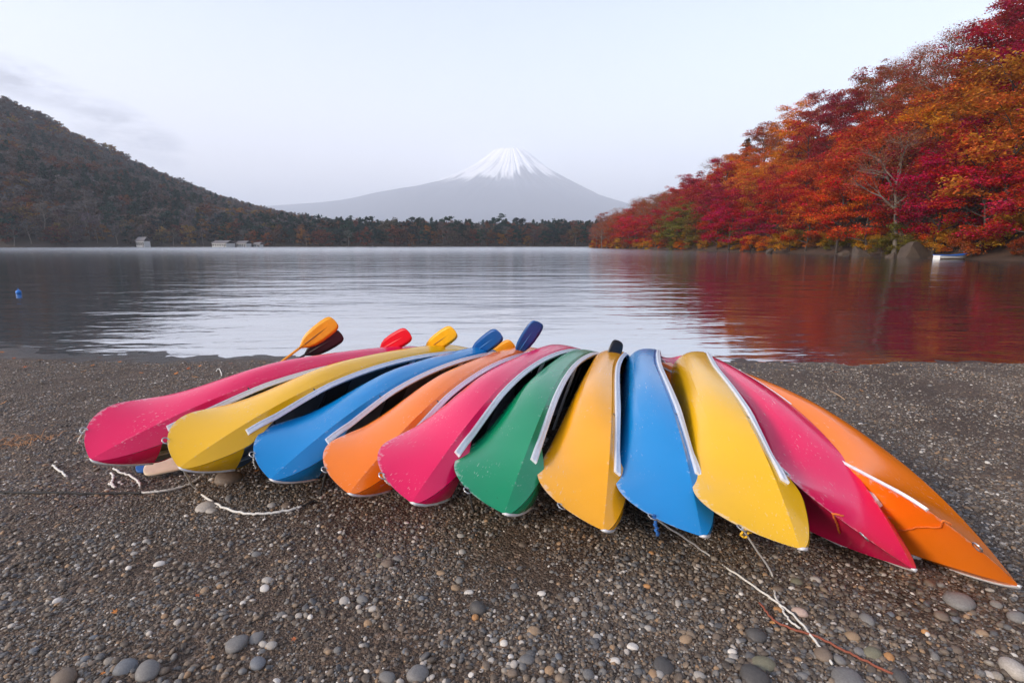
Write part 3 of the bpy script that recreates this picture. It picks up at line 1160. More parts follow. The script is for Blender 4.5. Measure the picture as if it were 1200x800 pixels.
# ------------------------------------------------------------------ rowboat under the maples
def rowboat():
    u, v = 1115, 303.5
    d = pix_dir(u, v)
    dep = 74.0
    t = empty('rowboat', (d.x / d.y * dep, dep, WATER_Z - .08), R_(8))
    Lb, Bb, Db = 4.9, 1.5, .62
    rings, inner = [], []
    for i in range(15):
        x = -1 + 2 * i / 14
        wv = (1 - max(0, x) ** 2.6) * (1 - .28 * max(0, -x) ** 3)
        wv = max(.03, wv)
        sh = Db * (1 + .35 * max(0, x) ** 2 + .08 * max(0, -x) ** 2)
        kz = .22 * max(0, x - .55) ** 2
        ring, inn = [], []
        for k in range(13):
            a = PI * k / 12
            yv_ = math.cos(a) * Bb / 2 * wv
            zv = sh - (sh - kz) * (math.sin(a) ** .62)
            ring.append((x * Lb / 2, yv_, zv))
            inn.append((x * Lb / 2 * .97, yv_ * .93, zv + .05 if 0 < k < 12 else zv))
        rings.append(ring)
        inner.append(inn)
    MB().loft(rings, closed=False).build('hull', M['white_paint'], t, True)
    MB().loft(inner, closed=False).build('hull_lining', M['blue_paint'], t, True)
    MB().loft([[(p_[0], p_[1] * 1.02, p_[2] - .012) for p_ in rg[2:11]] for rg in rings], closed=False).build('bottom', M['tan_wood'], t, True)
    for s in (0, 12):
        pa = [Vector(rg[s]) for rg in rings]
        MB().tube(pa, .085, 6).build('rubbing_strake', M['blue_paint'], t)
    for x in (-1.3, .0, 1.2):
        MB().box((x, 0, .42), (.26, 1.25, .04)).build('seat', M['tan_wood'], t)
    MB().box((-Lb / 2, 0, .34), (.05, 1.05, .55)).build('transom', M['white_paint'], t)
    prop(t, 'small white rowboat with blue trim moored at the wooded bank', 'rowboat')


rowboat()

# ------------------------------------------------------------------ woods on the far shore and left hill
far_proto = []
for k in range(5):
    far_proto.append(tree_meshes(400 + k, 12, 10.5, base=.10, nlimb=10, nleaf=620, leaf=.62, flat=.6, sub=3, nside=5, padk=1.15))
far_bare = [tree_meshes(420 + k, 14, 10, base=.4, nlimb=8, nleaf=330, leaf=.5, flat=.7, sub=4, twigs=3, nside=5, padk=1.15, bend=.7) for k in range(2)]
far_pine = [tree_meshes(430 + k, 14, 10, base=.22, nlimb=9, nleaf=700, leaf=.6, flat=.42, sub=3, nside=5, padk=1.2) for k in range(3)]
FRUST, FORG, FBRN, FGRN, FGOLD, FGREY = (.15, .070, .048), (.26, .115, .042), (.115, .085, .074), (.034, .058, .052), (.23, .155, .045), (.125, .112, .112)  # browns, greys and greens cooled: blue distance haze is put into the leaf colours
FN = {FRUST: 'rust-red', FORG: 'orange', FBRN: 'brown', FGRN: 'dark green', FGOLD: 'golden', FGREY: 'grey-brown'}
r = random.Random(33)
for row, (inl0, step) in enumerate(((5, 8.0), (15, 8.0), (29, 9))):
    x = -520.0
    while x < 175:
        xx = x + r.uniform(-3, 3)
        yy = float(far_shore(np.array([xx]))[0]) + inl0 + r.uniform(-3, 4)
        x += step * r.uniform(.7, 1.3) / (1 if xx > -280 else 1.5)
        z = float(hill_z(np.array([[xx]]), np.array([[yy]]))[0, 0])
        u, v = proj((xx, yy, z))
        if u < -30 or u > 720:
            continue
        left = u < 230
        pal = [FRUST, FBRN, FGRN, FGOLD, FORG, FGREY] if left else [FRUST, FORG, FGRN, FGRN, FBRN, FGREY]
        colr = r.choices(pal, (2, 3, 2, 2, 1, 3) if left else (4, 1.6, 4, 3, 3, 1))[0]
        if row == 2 and not left and r.random() < .6:
            colr = FGRN
        if colr is FGRN:
            ms, kn, typ = r.choice(far_pine), 'pine_tree', 'evergreen tree'
        elif colr is FGREY or (colr is FBRN and r.random() < .4):
            ms, kn, typ = r.choice(far_bare), 'bare_limbed_tree', 'thinly leaved tree'
        else:
            ms, kn, typ = r.choice(far_proto), 'broadleaf_tree', 'broad-crowned tree'
        s = r.uniform(.8, 1.25) * (.95, 1.1, 1.3)[row]
        lab = f'{FN[colr]} {typ} ' + ('at the foot of the forested hill' if left else 'on the far shore below the mountain')
        put_tree(kn, ms, (xx, yy, z - .3), r.uniform(0, 6.28), (s, s, s * r.uniform(.9, 1.15)), [c * r.uniform(.85, 1.15) for c in colr],
                 M['bark_pale'] if kn == 'bare_limbed_tree' else M['bark'], lab, 'tree', ('hill foot ' if left else 'far shore ') + f'{FN[colr]} {typ}s')


def scatter_stuff(name, protos, pts, rots, scales, idx, label, cat):
    """one object whose geometry nodes set copies of the prototypes on given points"""
    me = bpy.data.meshes.new(name + '_points')
    me.vertices.add(len(pts))
    me.vertices.foreach_set('co', np.asarray(pts, dtype=np.float32).ravel())
    a = me.attributes.new('rot', 'FLOAT_VECTOR', 'POINT')
    a.data.foreach_set('vector', np.asarray(rots, dtype=np.float32).ravel())
    a = me.attributes.new('siz', 'FLOAT_VECTOR', 'POINT')
    a.data.foreach_set('vector', np.asarray(scales, dtype=np.float32).ravel())
    a = me.attributes.new('pick', 'INT', 'POINT')
    a.data.foreach_set('value', np.asarray(idx, dtype=np.int32))
    o = obj(name, me)
    ng = bpy.data.node_groups.new(name + '_scatter', 'GeometryNodeTree')
    ng.interface.new_socket('Geometry', in_out='INPUT', socket_type='NodeSocketGeometry')
    ng.interface.new_socket('Geometry', in_out='OUTPUT', socket_type='NodeSocketGeometry')
    n, l = ng.nodes, ng.links
    gi, go = n.new('NodeGroupInput'), n.new('NodeGroupOutput')
    join = n.new('GeometryNodeJoinGeometry')

    def attr(nm, typ):
        q = n.new('GeometryNodeInputNamedAttribute')
        q.data_type = typ
        q.inputs['Name'].default_value = nm
        return q.outputs[0]
    for k, p in enumerate(protos):
        inst = n.new('GeometryNodeInstanceOnPoints')
        cmp_ = n.new('FunctionNodeCompare')
        cmp_.data_type = 'INT'
        cmp_.operation = 'EQUAL'
        l.new(attr('pick', 'INT'), cmp_.inputs[2])
        cmp_.inputs[3].default_value = k
        l.new(gi.outputs[0], inst.inputs['Points'])
        l.new(cmp_.outputs[0], inst.inputs['Selection'])
        info = n.new('GeometryNodeObjectInfo')
        info.inputs['Object'].default_value = p
        info.inputs['As Instance'].default_value = True
        l.new(info.outputs['Geometry'], inst.inputs['Instance'])
        l.new(attr('rot', 'FLOAT_VECTOR'), inst.inputs['Rotation'])
        l.new(attr('siz', 'FLOAT_VECTOR'), inst.inputs['Scale'])
        l.new(inst.outputs[0], join.inputs[0])
    l.new(join.outputs[0], go.inputs[0])
    md = o.modifiers.new('scatter', 'NODES')
    md.node_group = ng
    prop(o, label, cat, kind='stuff')
    return o


def proto(name, me, mats):
    """a source mesh for scattered copies; not linked into the scene itself"""
    o = bpy.data.objects.new(name, me)
    for m in (mats if isinstance(mats, (list, tuple)) else (mats,)):
        me.materials.append(m)
    return o


def forest():
    cols = []
    for k, (colr, src) in enumerate(((FRUST, 0), (FBRN, 1), (FBRN, 2), (FGREY, 3), (FORG, 4), (FGOLD, 0))):
        cols.append((colr, tree_meshes(500 + k, 12, 10.5, base=.25, nlimb=7, nleaf=330, leaf=.85, flat=.62, sub=2, nside=4, padk=1.2)))
    for k in range(2):
        cols.append((FGRN, conifer_meshes(510 + k, 15, 8, 330, .95)))
    cols.append((FGREY, tree_meshes(520, 15, 9, base=.62, nlimb=6, nleaf=200, leaf=.8, flat=.6, sub=2, nside=4, padk=1.2, trunk_r=.38)))
    protos = []
    for k, (colr, (tm, cm)) in enumerate(cols):
        lm = M['leaf'].copy()
        lm.name = 'far_leaves_%d' % k
        for nd in lm.node_tree.nodes:
            if nd.type == 'HUE_SAT':
                for lk_ in list(nd.inputs['Color'].links):
                    lm.node_tree.links.remove(lk_)
                nd.inputs['Color'].default_value = (*colr, 1)
        nv = len(tm.vertices)
        bm = bmesh.new()
        bm.from_mesh(cm)
        nf = len(bm.faces)
        bm.from_mesh(tm)
        bm.faces.ensure_lookup_table()
        for f in bm.faces[nf:]:
            f.material_index = 1
        me = bpy.data.meshes.new('far_tree')
        bm.to_mesh(me)
        bm.free()
        pale = M['bark_pale'] if k in (3, 8) else M['bark']
        protos.append(proto('far_tree_source', me, [lm, pale]))
    g = np.random.default_rng(5)
    N = 58000
    X = g.uniform(-1600, 320, N)
    Y = g.uniform(150, 1750, N)
    inl = Y - far_shore(X)
    Z = hill_z(X, Y)
    rr = X / Y
    ok = (inl > 40) & (rr > -1.9) & (rr < .26) & ((rr < -.36) | (inl < 330))
    # thin with distance behind the ridge
    yr = np.interp(rr, [-1.5, -.93, -.41, 0], [800, 950, 1500, 1700])
    ok &= Y < yr + 60
    X, Y, Z, inl, rr = X[ok], Y[ok], Z[ok], inl[ok], rr[ok]
    n = len(X)
    zone = vnoise(X / 90, Y / 90, 41) + .35 * vnoise(X / 25, Y / 25, 42)
    q = g.random(n)
    pick = np.where(zone > .35, g.choice([6, 7, 1, 3], n), np.where(zone > -.1, g.choice([1, 2, 3, 0, 8, 7], n), np.where(q < .25, g.choice([4, 5], n), g.choice([0, 1, 3, 8], n))))
    flat_ = rr > -.36
    pick = np.where(flat_, g.choice([6, 7, 6, 0, 1, 2], n), pick)
    s = g.uniform(.7, 1.25, n)
    rots = np.stack([g.normal(0, .04, n), g.normal(0, .04, n), g.uniform(0, 6.28, n)], 1)
    scatter_stuff('forest', protos, np.stack([X, Y, Z - .4], 1), rots, np.stack([s, s, s * g.uniform(.85, 1.2, n)], 1), pick,
                  'dense autumn forest covering the hill and the land behind the far shore', 'forest')
    return n


print('forest trees', forest())


# ------------------------------------------------------------------ small buildings on the left shore
def house(u, w, h, dep_in, roofm, label, nwin=3, wallm=None):
    d = pix_dir(u, 287)
    rr = d.x / d.y
    yy = 300.0
    for _ in range(60):
        yy = float(far_shore(np.array([rr * yy]))[0]) * .5 + yy * .5
    yy += dep_in
    x = rr * yy
    t = empty('house', (x, yy, float(hill_z(np.array([[x]]), np.array([[yy]]))[0, 0]) - .2), R_(-18))
    MB().box((0, 0, h / 2), (w, w * .6, h)).build('wall', wallm or M['pale_wall'], t)
    rf = MB()
    e = .5
    y0, y1 = -w * .3 - e, w * .3 + e
    rh = h * .6
    rf.loft([[(sx, y0, h), (sx, 0, h + rh), (sx, y1, h), (sx, y1, h + .25), (sx, 0, h + rh + .3), (sx, y0, h + .25)] for sx in (-w / 2 - e, w / 2 + e)])
    rf.build('roof', roofm, t)
    for k in range(nwin):
        xx = -w / 2 + w * (k + .5) / nwin
        wd = MB().box((xx, -w * .3 - .04, h * .58), (w / nwin * .62, .12, h * .46)).build('window', M['dark_glass'], t)
        MB().box((xx, -w * .3 - .05, h * .58), (.12, .14, h * .46)).build('mullion', M['white_paint'], wd)
    MB().box((w * .36, -w * .3 - .05, .95), (.95, .14, 1.9)).build('door', M['roof'], t)
    prop(t, label, 'house')


house(168, 8, 4.6, -1.5, M['roof'], 'white house with grey roof at the foot of the forested hill', 4)
house(262, 14, 3.2, -3, M['roof'], 'long low white boathouse on the shore below the forested hill', 6)
house(286, 9, 3.0, -3, M['roof'], 'pale boathouse standing beside the long low boathouse', 4)
house(303, 6, 2.4, -3, M['roof'], 'smallest pale hut at the end of the boathouses', 2)


def buoy():
    d = pix_dir(22, 344)
    t_ = (WATER_Z - CAM_H) / d.z
    p = d * t_
    p.z = WATER_Z
    t = empty('buoy', p)
    bm = bmesh.new()
    bmesh.ops.create_uvsphere(bm, u_segments=20, v_segments=12, radius=.105)
    for v in bm.verts:
        v.co.z = v.co.z * (1.0 if v.co.z < 0 else .92) + .06
    me = bpy.data.meshes.new('float')
    bm.to_mesh(me)
    bm.free()
    me.polygons.foreach_set('use_smooth', np.full(len(me.polygons), True))
    obj('float', me, M['buoy'], t)
    ring = [(math.cos(a) * .035, 0, .19 + math.sin(a) * .035) for a in np.linspace(0, 2 * PI, 13)]
    MB().tube(ring, .009, 6, False).build('eye', M['buoy'], t)
    prop(t, 'round blue mooring buoy floating on the lake', 'buoy')


buoy()


def duck(u, v):
    d = pix_dir(u, v)
    p = d * ((WATER_Z - CAM_H) / d.z)
    t = empty('duck', (p.x, p.y, WATER_Z), rnd.uniform(0, 6))
    rings = []
    for x, w, z0, z1 in ((-.30, .02, .12, .16), (-.2, .10, .0, .17), (0, .14, -.04, .19), (.16, .11, -.02, .19), (.24, .05, .05, .2)):
        rings.append([(x, w * math.cos(a), (z0 + z1) / 2 + (z1 - z0) / 2 * math.sin(a)) for a in np.linspace(0, 2 * PI, 10, endpoint=False)])
    rings += [[(x, w * math.cos(a), z + w * math.sin(a)) for a in np.linspace(0, 2 * PI, 10, endpoint=False)] for x, z, w in ((.24, .22, .045), (.25, .29, .045), (.28, .33, .05), (.33, .33, .035), (.40, .32, .012))]
    MB().loft(rings).build('body', M['seat'], t, True)
    prop(t, 'tiny dark duck floating on the lake off the far shore', 'duck')


duck(470, 295)


# ------------------------------------------------------------------ canoes
CL = 5.05
CP = dict(B=.404, stema=.399, zt=.461, cap=.382, capz=.548, gz=.483, ce=1.985, D=.30, pw=2.915)
NK, NSK = 10, 5


def section(d):
    """one side of the hull at distance d from the stem: keel -> knuckle -> sheer, as (y, z)"""
    S = CP
    h = CL / 2
    u = min(d / h, 1.0)
    zt, a = S['zt'], S['stema']
    zK = 0.0 if d >= a else zt * (1 - math.sqrt(max(0, 1 - (1 - d / a) ** 2)))
    zN = zt + (.23 - zt) * (1 - (1 - u) ** 1.6)
    yN = S['B'] * (1 - (1 - u) ** S['pw'])
    c = S['cap']
    if d < c:
        zS = zt + (S['capz'] - zt) * max(0, 1 - (1 - d / c) ** S['ce']) ** (1 / S['ce'])
    else:
        w = (d - c) / (h - c)
        zS = S['D'] + (S['gz'] - S['D']) * (1 - w) ** 1.8
        bq = max(0, 1 - (d - c) / .34)
        zS += (S['capz'] - zS) * bq * bq * (3 - 2 * bq)
    e = max(0, 1 - d / 1.2)
    yS = yN * (1 - .40 * e) - .02 * min(1, d / .3) * (1 - e)
    m = min(1, max(0, (d - .35) / 1.4))
    m = m * m * (3 - 2 * m)
    pts = []
    for i in range(NK):
        t = i / (NK - 1)
        pts.append((yN * (1 - (1 - t) ** (1 + m)), zK + (zN - zK) * t ** (1 + 1.6 * m)))
    for i in range(1, NSK):
        t = i / (NSK - 1)
        pts.append((yN + (yS - yN) * t, zN + (zS - zN) * t))
    return pts


half = sorted(set([round((1 - math.cos(k / 26 * PI / 2)) * .9, 5) for k in range(27)] + [.30, .345, CP['cap'], CP['cap'] + .03, CP['cap'] + .062]
                  + [round(.95 + (CL / 2 - .95) * k / 16, 5) for k in range(17)]))
STN = half + [CL - d for d in reversed(half[:-1])]          # distances from the near tip


def sec_at(x):
    return section(min(x, CL - x))


NP1 = NK + NSK - 1


def hull_mesh():
    bm = bmesh.new()
    wl_ = bm.verts.layers.float.new('edge_wear')
    outer, inner = [], []
    for x in STN:
        d = min(x, CL - x)
        s = sec_at(x)
        ring = [(-y, z, i) for i, (y, z) in reversed(list(enumerate(s)))] + [(y, z, i) for i, (y, z) in list(enumerate(s))[1:]]
        vo, vi = [], []
        for (y, z, i) in ring:
            v = bm.verts.new((-x, y, z))
            kw = 1.0 if i == 0 else (.45 if i == 1 else 0)
            if i == NK - 1:
                kw = .55
            v[wl_] = kw
            vo.append(v)
            if d > .30:
                k = .014
                ya = max(0.0, abs(y) - k * (1 if i > 3 else i / 3))
                v2 = bm.verts.new((-x, math.copysign(ya, y) if y else 0.0, z + k * (1 - min(1, i / (NK - 1)))))
                v2[wl_] = 0
                vi.append(v2)
        outer.append(vo)
        inner.append(vi if d > .30 else None)
    n = len(outer[0])
    for a, b in zip(outer[:-1], outer[1:]):
        for k in range(n - 1):
            f = bm.faces.new((a[k], a[k + 1], b[k + 1], b[k]))
            f.material_index = 0
            f.smooth = True
    prev = None
    for a in inner:
        if a is not None and prev is not None:
            for k in range(n - 1):
                f = bm.faces.new((prev[k], prev[k + 1], a[k + 1], a[k]))
                f.material_index = 1
                f.smooth = True
        prev = a
    bm.edges.ensure_lookup_table()
    mid = NP1 - 1
    sharp = {mid, mid - (NK - 1), mid + (NK - 1)}
    for a, b, x in zip(outer[:-1], outer[1:], STN[:-1]):
        d = min(x, CL - x)
        for k in sharp | ({mid - 5, mid + 5} if d > .95 else set()):
            e = bm.edges.get((a[k], b[k]))
            if e:
                e.smooth = False
    bmesh.ops.recalc_face_normals(bm, faces=[f for f in bm.faces if f.material_index == 0])
    bmesh.ops.remove_doubles(bm, verts=bm.verts, dist=1e-5)
    me = bpy.data.meshes.new('hull')
    bm.to_mesh(me)
    bm.free()
    return me


def strake_frame(x, side):
    s = sec_at(x)
    (yn, zn), (ys_, zs_) = s[NK - 1], s[-1]
    t = Vector((0, ys_ - yn, zs_ - zn))
    if t.length < 1e-6:
        t = Vector((0, 0, 1))
    t.normalize()
    nrm = Vector((0, t.z, -t.y))
    P = Vector((-x, ys_, zs_))
    if side < 0:
        P.y, t.y, nrm.y = -P.y, -t.y, -nrm.y
    return P, t, nrm


def gunwale_mesh(side):
    rings = []
    for x in [q for q in STN if CP['cap'] + .055 < q < CL - CP['cap'] - .055]:
        P, t, nr = strake_frame(x, side)
        wq = (min(x, CL - x) - CP['cap']) / (CL / 2 - CP['cap'])
        zg = CP['D'] + (CP['gz'] - CP['D']) * (1 - wq) ** 1.8
        P = P - t * ((P.z - zg) / t.z)
        prof = [(.007, .004), (.007, .015), (-.004, .017), (-.008, .013), (-.024, .013), (-.028, .017), (-.036, .015), (-.038, .006), (-.038, -.022), (.007, -.022)]
        rings.append([P + t * a + nr * c for a, c in prof])
    return MB().loft(rings).mesh('gunwale', False)


def cap_mesh(near=True):
    """aluminium rim along one sheer edge, from the stem back to the gunwale"""
    mb = MB()
    rings = []
    for x in [q for q in half if q <= CP['cap'] + .001]:
        P, t, nr = strake_frame(x, 1)
        hgt = .026 * min(1, .5 + x / .05)
        rings.append([P + t * .008 - nr * .012, P + t * .009 + nr * .006, P - t * (hgt * .5) + nr * .0075, P - t * hgt + nr * .0055, P - t * hgt + nr * .0008])
    mb.loft(rings, closed=True)
    if not near:
        for v in mb.v:
            v.x = -CL - v.x
    return mb.mesh('end_trim', True)


def deck_mesh(near=True):
    rings = []
    for x in [q for q in half if q <= CP['cap'] + .001][1:]:
        P, t, nr = strake_frame(x, 1)
        rings.append([(P.x, P.y * k, P.z + .003 + .012 * (1 - k * k) * min(1, x / .2)) for k in (1, .6, .2, -.2, -.6, -1)])
    mb = MB()
    mb.loft(rings, closed=False)
    if not near:
        for v in mb.v:
            v.x = -CL - v.x
    return mb.mesh('end_deck', True)


def keel_mesh(d0=.52, w=.016):
    rings = []
    for x in [q for q in STN if d0 < q < CL - d0]:
        z = sec_at(x)[0][1]
        rings.append([(-x, -w, z + .004), (-x, -w * .8, z - .008), (-x, w * .8, z - .008), (-x, w, z + .004)])
    return MB().loft(rings).mesh('keel_strip', False)


def seat_mesh(x, wid):
    s = sec_at(x)
    ymax = max(y for y, z in s) * .93
    z = s[-1][1] - .10
    return MB().box((-x, 0, z), (wid, ymax * 2, .022)).mesh('seat')


HULL, GUNS = hull_mesh(), {1: gunwale_mesh(1), -1: gunwale_mesh(-1)}
CAPS = {True: cap_mesh(True), False: cap_mesh(False)}
DECKS = {True: deck_mesh(True), False: deck_mesh(False)}
KEEL, KEEL_LONG = keel_mesh(), keel_mesh(.22, .010)
SEATS = [seat_mesh(1.55, .24), seat_mesh(3.55, .24)]
THW = MB().box((-2.55, 0, .285), (.055, .78, .022)).mesh('thwart')
RIB = []
for x_ in (1.1, 2.05, 3.0, 3.95):
    s_ = sec_at(x_)
    pl = [(-x_, y * .955, z + .016) for y, z in reversed(s_)] + [(-x_, -y * .955, z + .016) for y, z in s_[1:]]
    RIB.append(MB().tube(pl, .011, 5).mesh('rib'))
loop_d = .062
LK = Vector((-loop_d, 0, sec_at(loop_d)[0][1]))
RINGM = MB().tube([LK + Vector((.006 + .022 * math.cos(a), .018 * math.sin(a) * .3, .024 * math.sin(a) - .006)) for a in np.linspace(0, 2 * PI, 15)], .0042, 6, False).mesh('painter_ring', True)

PINK, YELL, BLUE, ORAN, GREE, AMBE = (.74, .0008, .085), (.78, .42, .002), (.0008, .205, .52), (.84, .185, .003), (.0008, .23, .095), (.82, .35, .002)
HM = {k: mat_hull('canoe_' + k, c) for k, c in dict(pink=PINK, yellow=YELL, blue=BLUE, orange=ORAN, green=GREE, amber=AMBE).items()}
CANOES = [
    (-3.156, 3.432, 0.628, 27.66, 53.96, 5.49, 'pink', 'magenta canoe at the end of the row with paddles leaning behind it'),
    (-2.526, 3.311, 0.584, 24.38, 58.96, 4.76, 'yellow', 'yellow canoe between the end magenta canoe and a blue canoe'),
    (-1.986, 3.368, 0.444, 24.12, 63.10, 3.29, 'blue', 'scuffed blue canoe between a yellow canoe and an orange canoe'),
    (-1.426, 3.167, 0.407, 21.60, 67.40, 2.78, 'orange', 'orange canoe leaning between a blue canoe and a magenta canoe'),
    (-0.963, 2.844, 0.519, 20.78, 66.83, 3.13, 'pink', 'magenta canoe beside the green one, its grey inside showing'),
    (-0.461, 2.737, 0.455, 17.01, 72.51, 3.48, 'green', 'the only green canoe, leaning between a magenta and an amber canoe'),
    (0.071, 2.644, 0.404, 13.93, 71.44, 2.61, 'amber', 'amber yellow canoe between the green canoe and a blue canoe'),
    (0.546, 2.531, 0.373, 12.90, 79.32, 2.18, 'blue', 'blue canoe between two yellow canoes, blue rope hanging from its bow'),
    (0.927, 2.322, 0.431, 15.00, 81.25, 2.95, 'yellow', 'yellow canoe between a blue and a magenta canoe, yellow rope loops at its bow'),
    (1.607, 2.334, 0.432, 5.06, 58.37, 2.17, 'pink', 'magenta canoe beside the bottom-up orange canoe, keel strip showing'),
    (2.135, 2.219, 0.469, -3.56, 45.65, 2.89, 'orange', 'orange canoe lying almost bottom up at the end of the row, keel scraped white'),
]
CMAT = []


def canoe_matrix(x, y, z, yaw, rho, pitch):
    yaw, rho, pitch = R_(yaw), R_(rho), R_(pitch)
    ax = Vector((-math.sin(yaw) * math.cos(pitch), -math.cos(yaw) * math.cos(pitch), math.sin(pitch)))
    right = (-ax).cross(Vector((0, 0, 1))).normalized()
    up = right.cross(-ax)
    Z = -up * math.cos(rho) + right * math.sin(rho)
    Y = -(up * math.sin(rho) + right * math.cos(rho))
    m = Matrix((ax, Y, Z)).transposed().to_4x4()
    m.translation = (x, y, z)
    return m


for (x, y, z, yaw, rho, pitch, colr, lab) in CANOES:
    t = empty('canoe')
    mw = canoe_matrix(x, y, z, yaw, rho, pitch)
    t.matrix_world = mw
    CMAT.append(mw)
    hm = HULL.copy()
    hull = obj('hull', hm, [HM[colr], M['liner']], t)
    for s in (1, -1):
        obj('gunwale', GUNS[s], M['alu'], t)
    for nr in (True, False):
        dk = obj('end_deck', DECKS[nr].copy(), HM[colr], t)
        obj('end_trim', CAPS[nr], M['alu_white'], dk)
    if 'keel' in lab:
        obj('keel_strip', KEEL if 'strip' in lab else KEEL_LONG, M['alu_white'], hull)
    for sm in SEATS:
        obj('seat', sm, M['seat'], t)
    obj('thwart', THW, M['alu'], t)
    for rm in RIB:
        obj('rib', rm, M['seat'], hull)
    obj('painter_ring', RINGM, M['steel'], t)
    prop(t, lab, 'canoe', 'canoes leaning side by side on the beach')

# ------------------------------------------------------------------ ropes
def rope(name, pts, rad, mat, label, n=7):
    pp = smooth_path(pts, n)
    g = random.Random(len(label) + int(pts[0][0] * 100))
    out = []
    for p in pp:
        out.append(p + Vector((g.uniform(-1, 1), g.uniform(-1, 1), g.uniform(-.3, .3))) * rad * .8)
    o = MB().tube(out, rad, 6).build(name, mat, None, True)
    prop(o, label, 'rope')
    return o


def gpts(px, dz=.014):
    return [px_ground(u, v, dz) for u, v in px]


def bow_pt(i, x=0.02, k=None):
    return CMAT[i] @ (LK if k is None else k)


tip = Vector((-.01, 0, CP['zt']))
rope('rope', [CMAT[1] @ tip] + gpts([(228, 571), (243, 584), (263, 595), (290, 601.5), (318, 601), (340, 597), (352, 593)]), .0085, M['rope_white'], 'white rope curving over the gravel from the bow of a yellow canoe')
rope('rope', gpts([(352, 593), (364, 588), (374, 581)]) + [bow_pt(3)], .007, M['rope_black'], 'dark wet rope end tied to the bow of the orange canoe')  # last stretch of the white rope, coloured black
rope('rope', gpts([(-40, 577), (10, 576.5), (60, 577), (110, 578), (150, 577.5), (165, 577)]), .0085, M['rope_black'], 'long black rope lying straight across the gravel')
rope('rope', gpts([(165, 577), (190, 575), (210, 571), (224, 566), (236, 558)]), .008, M['rope_white'], 'white rope end joined to the long black rope')
rope('rope', gpts([(62, 545), (67, 550), (73, 553), (78, 558)]), .008, M['rope_white'], 'short loose piece of white rope on the gravel')
rope('rope', gpts([(130, 554), (133, 560), (131, 566), (134, 571), (128, 566)]), .008, M['rope_white'], 'small tangle of white rope near the magenta canoe bow')
rope('rope', gpts([(133, 549), (140, 553), (152, 557), (161, 563), (164, 569)]), .008, M['rope_white'], 'hooked white rope piece beside the small rope tangle')
rope('rope', [bow_pt(7)] + gpts([(828, 648), (862, 672), (900, 698), (926, 717), (948, 741), (976, 779)]), .0055, M['rope_white'], 'thin pale line running from the blue canoe bow across the stones')
rope('rope', [bow_pt(8)] + gpts([(904, 672), (908, 697), (916, 712), (926, 727), (938, 736)]), .005, M['rope_white'], 'thin frayed string hanging from the yellow canoe bow to the stones')
rope('rope', gpts([(890, 706), (906, 725), (930, 737), (956, 745), (984, 759), (1012, 773), (1046, 789)]), .0055, M['rope_red'], 'thin rusty red cord lying across the larger stones')
rope('rope', gpts([(253, 435), (256, 432), (259, 436), (260, 440)]), .008, M['rope_white'], 'little curl of white rope behind the magenta canoe')
for i, (dx, ln, mt, lab) in {0: (-.05, .09, 'rope_white', 'short white cord end on the bow of the end magenta canoe'),
                             2: (.0, .10, 'rope_white', 'short cord hanging from the scuffed blue canoe bow'),
                             4: (.03, .06, 'rope_white', 'cord loop hanging from the bow of the magenta canoe by the green one'),
                             5: (.02, .13, 'rope_black', 'dark cord hanging from the green canoe bow'),
                             7: (.02, .11, 'rope_blue', 'frayed blue rope hanging from a blue canoe bow')}.items():
    p = bow_pt(i)
    w = .009 if mt == 'rope_blue' else .005
    rope('rope', [p + Vector((.0, 0, .012)), p + Vector((dx * .4, -.012, -ln * .3)), p + Vector((dx, -.01, -ln * .7)), p + Vector((dx * 1.3, .006, -ln))], w, M[mt], lab)
for s in (-1, 1):
    c = CMAT[8] @ (LK + Vector((-.05 * (s > 0), 0, .03)))
    rope('rope_loop', [c + Vector((.018 * math.cos(a) + s * .02, 0, -.022 + .02 * math.sin(a))) for a in np.linspace(0, 5.6, 9)], .0055, M['rope_yellow'],
         ('yellow rope loop nearer the tip of the yellow canoe bow' if s > 0 else 'yellow rope loop where the thin string leaves the yellow canoe bow'), 3)
for i, mt, lab in ((9, 'rope_orange', 'thin rope passing over the stem of the magenta canoe with the keel strip'), (10, 'rope_orange', 'orange rope tied across the bow of the bottom-up orange canoe')):
    pth = [Vector((-.16, -.02, sec_at(.17)[0][1] + .05)), Vector((-.16, 0, sec_at(.16)[0][1] - .008))]
    for dd, ii in (((.19, 2), (.24, 4), (.29, 6)) if i == 9 else ((.20, 2), (.32, 4), (.45, 6), (.58, 7))):
        yy, zz = sec_at(dd)[ii]
        pth.append(Vector((-dd, yy + .007, zz - .006)))
    rope('rope', [CMAT[i] @ q for q in pth], .0048, M[mt], lab)


# ------------------------------------------------------------------ paddles
def paddle_parts(Lp):
    sh = MB()
    sh.tube([(0, 0, 0), (0, 0, Lp - .44)], .0145, 10)
    gp = MB()
    gp.loft([[(x, .017 * math.cos(a), -.005 + .019 * math.sin(a)) for a in np.linspace(0, 2 * PI, 10, endpoint=False)] for x in (-.055, -.03, .03, .055)])
    bl = MB()
    rings = []
    for t, w in ((0, .018), (.06, .035), (.16, .068), (.3, .092), (.5, .104), (.72, .106), (.86, .101), (.93, .090), (.97, .074), (.99, .052), (1, .020)):
        z = Lp - .50 + .50 * t
        th = .006 * (1 - .5 * t)
        cup = .018 * math.sin(t * PI)
        rings.append([(w * c, cup * (c * c) * .6 + s * th * (1 - abs(c)) + s * .0025, z) for c, s in ((-1, 0), (-.6, 1), (-.15, 1), (.15, 1), (.6, 1), (1, 0), (.6, -1), (.15, -1), (-.15, -1), (-.6, -1))])
    bl.loft(rings)
    rb = MB()
    rb.tube([(0, .006, Lp - .52), (0, .004, Lp - .3), (0, .0, Lp - .03)], [.010, .008, .003], 6)
    return sh.mesh('shaft', True), gp.mesh('grip', True), bl.mesh('blade', True), rb.mesh('rib', True)


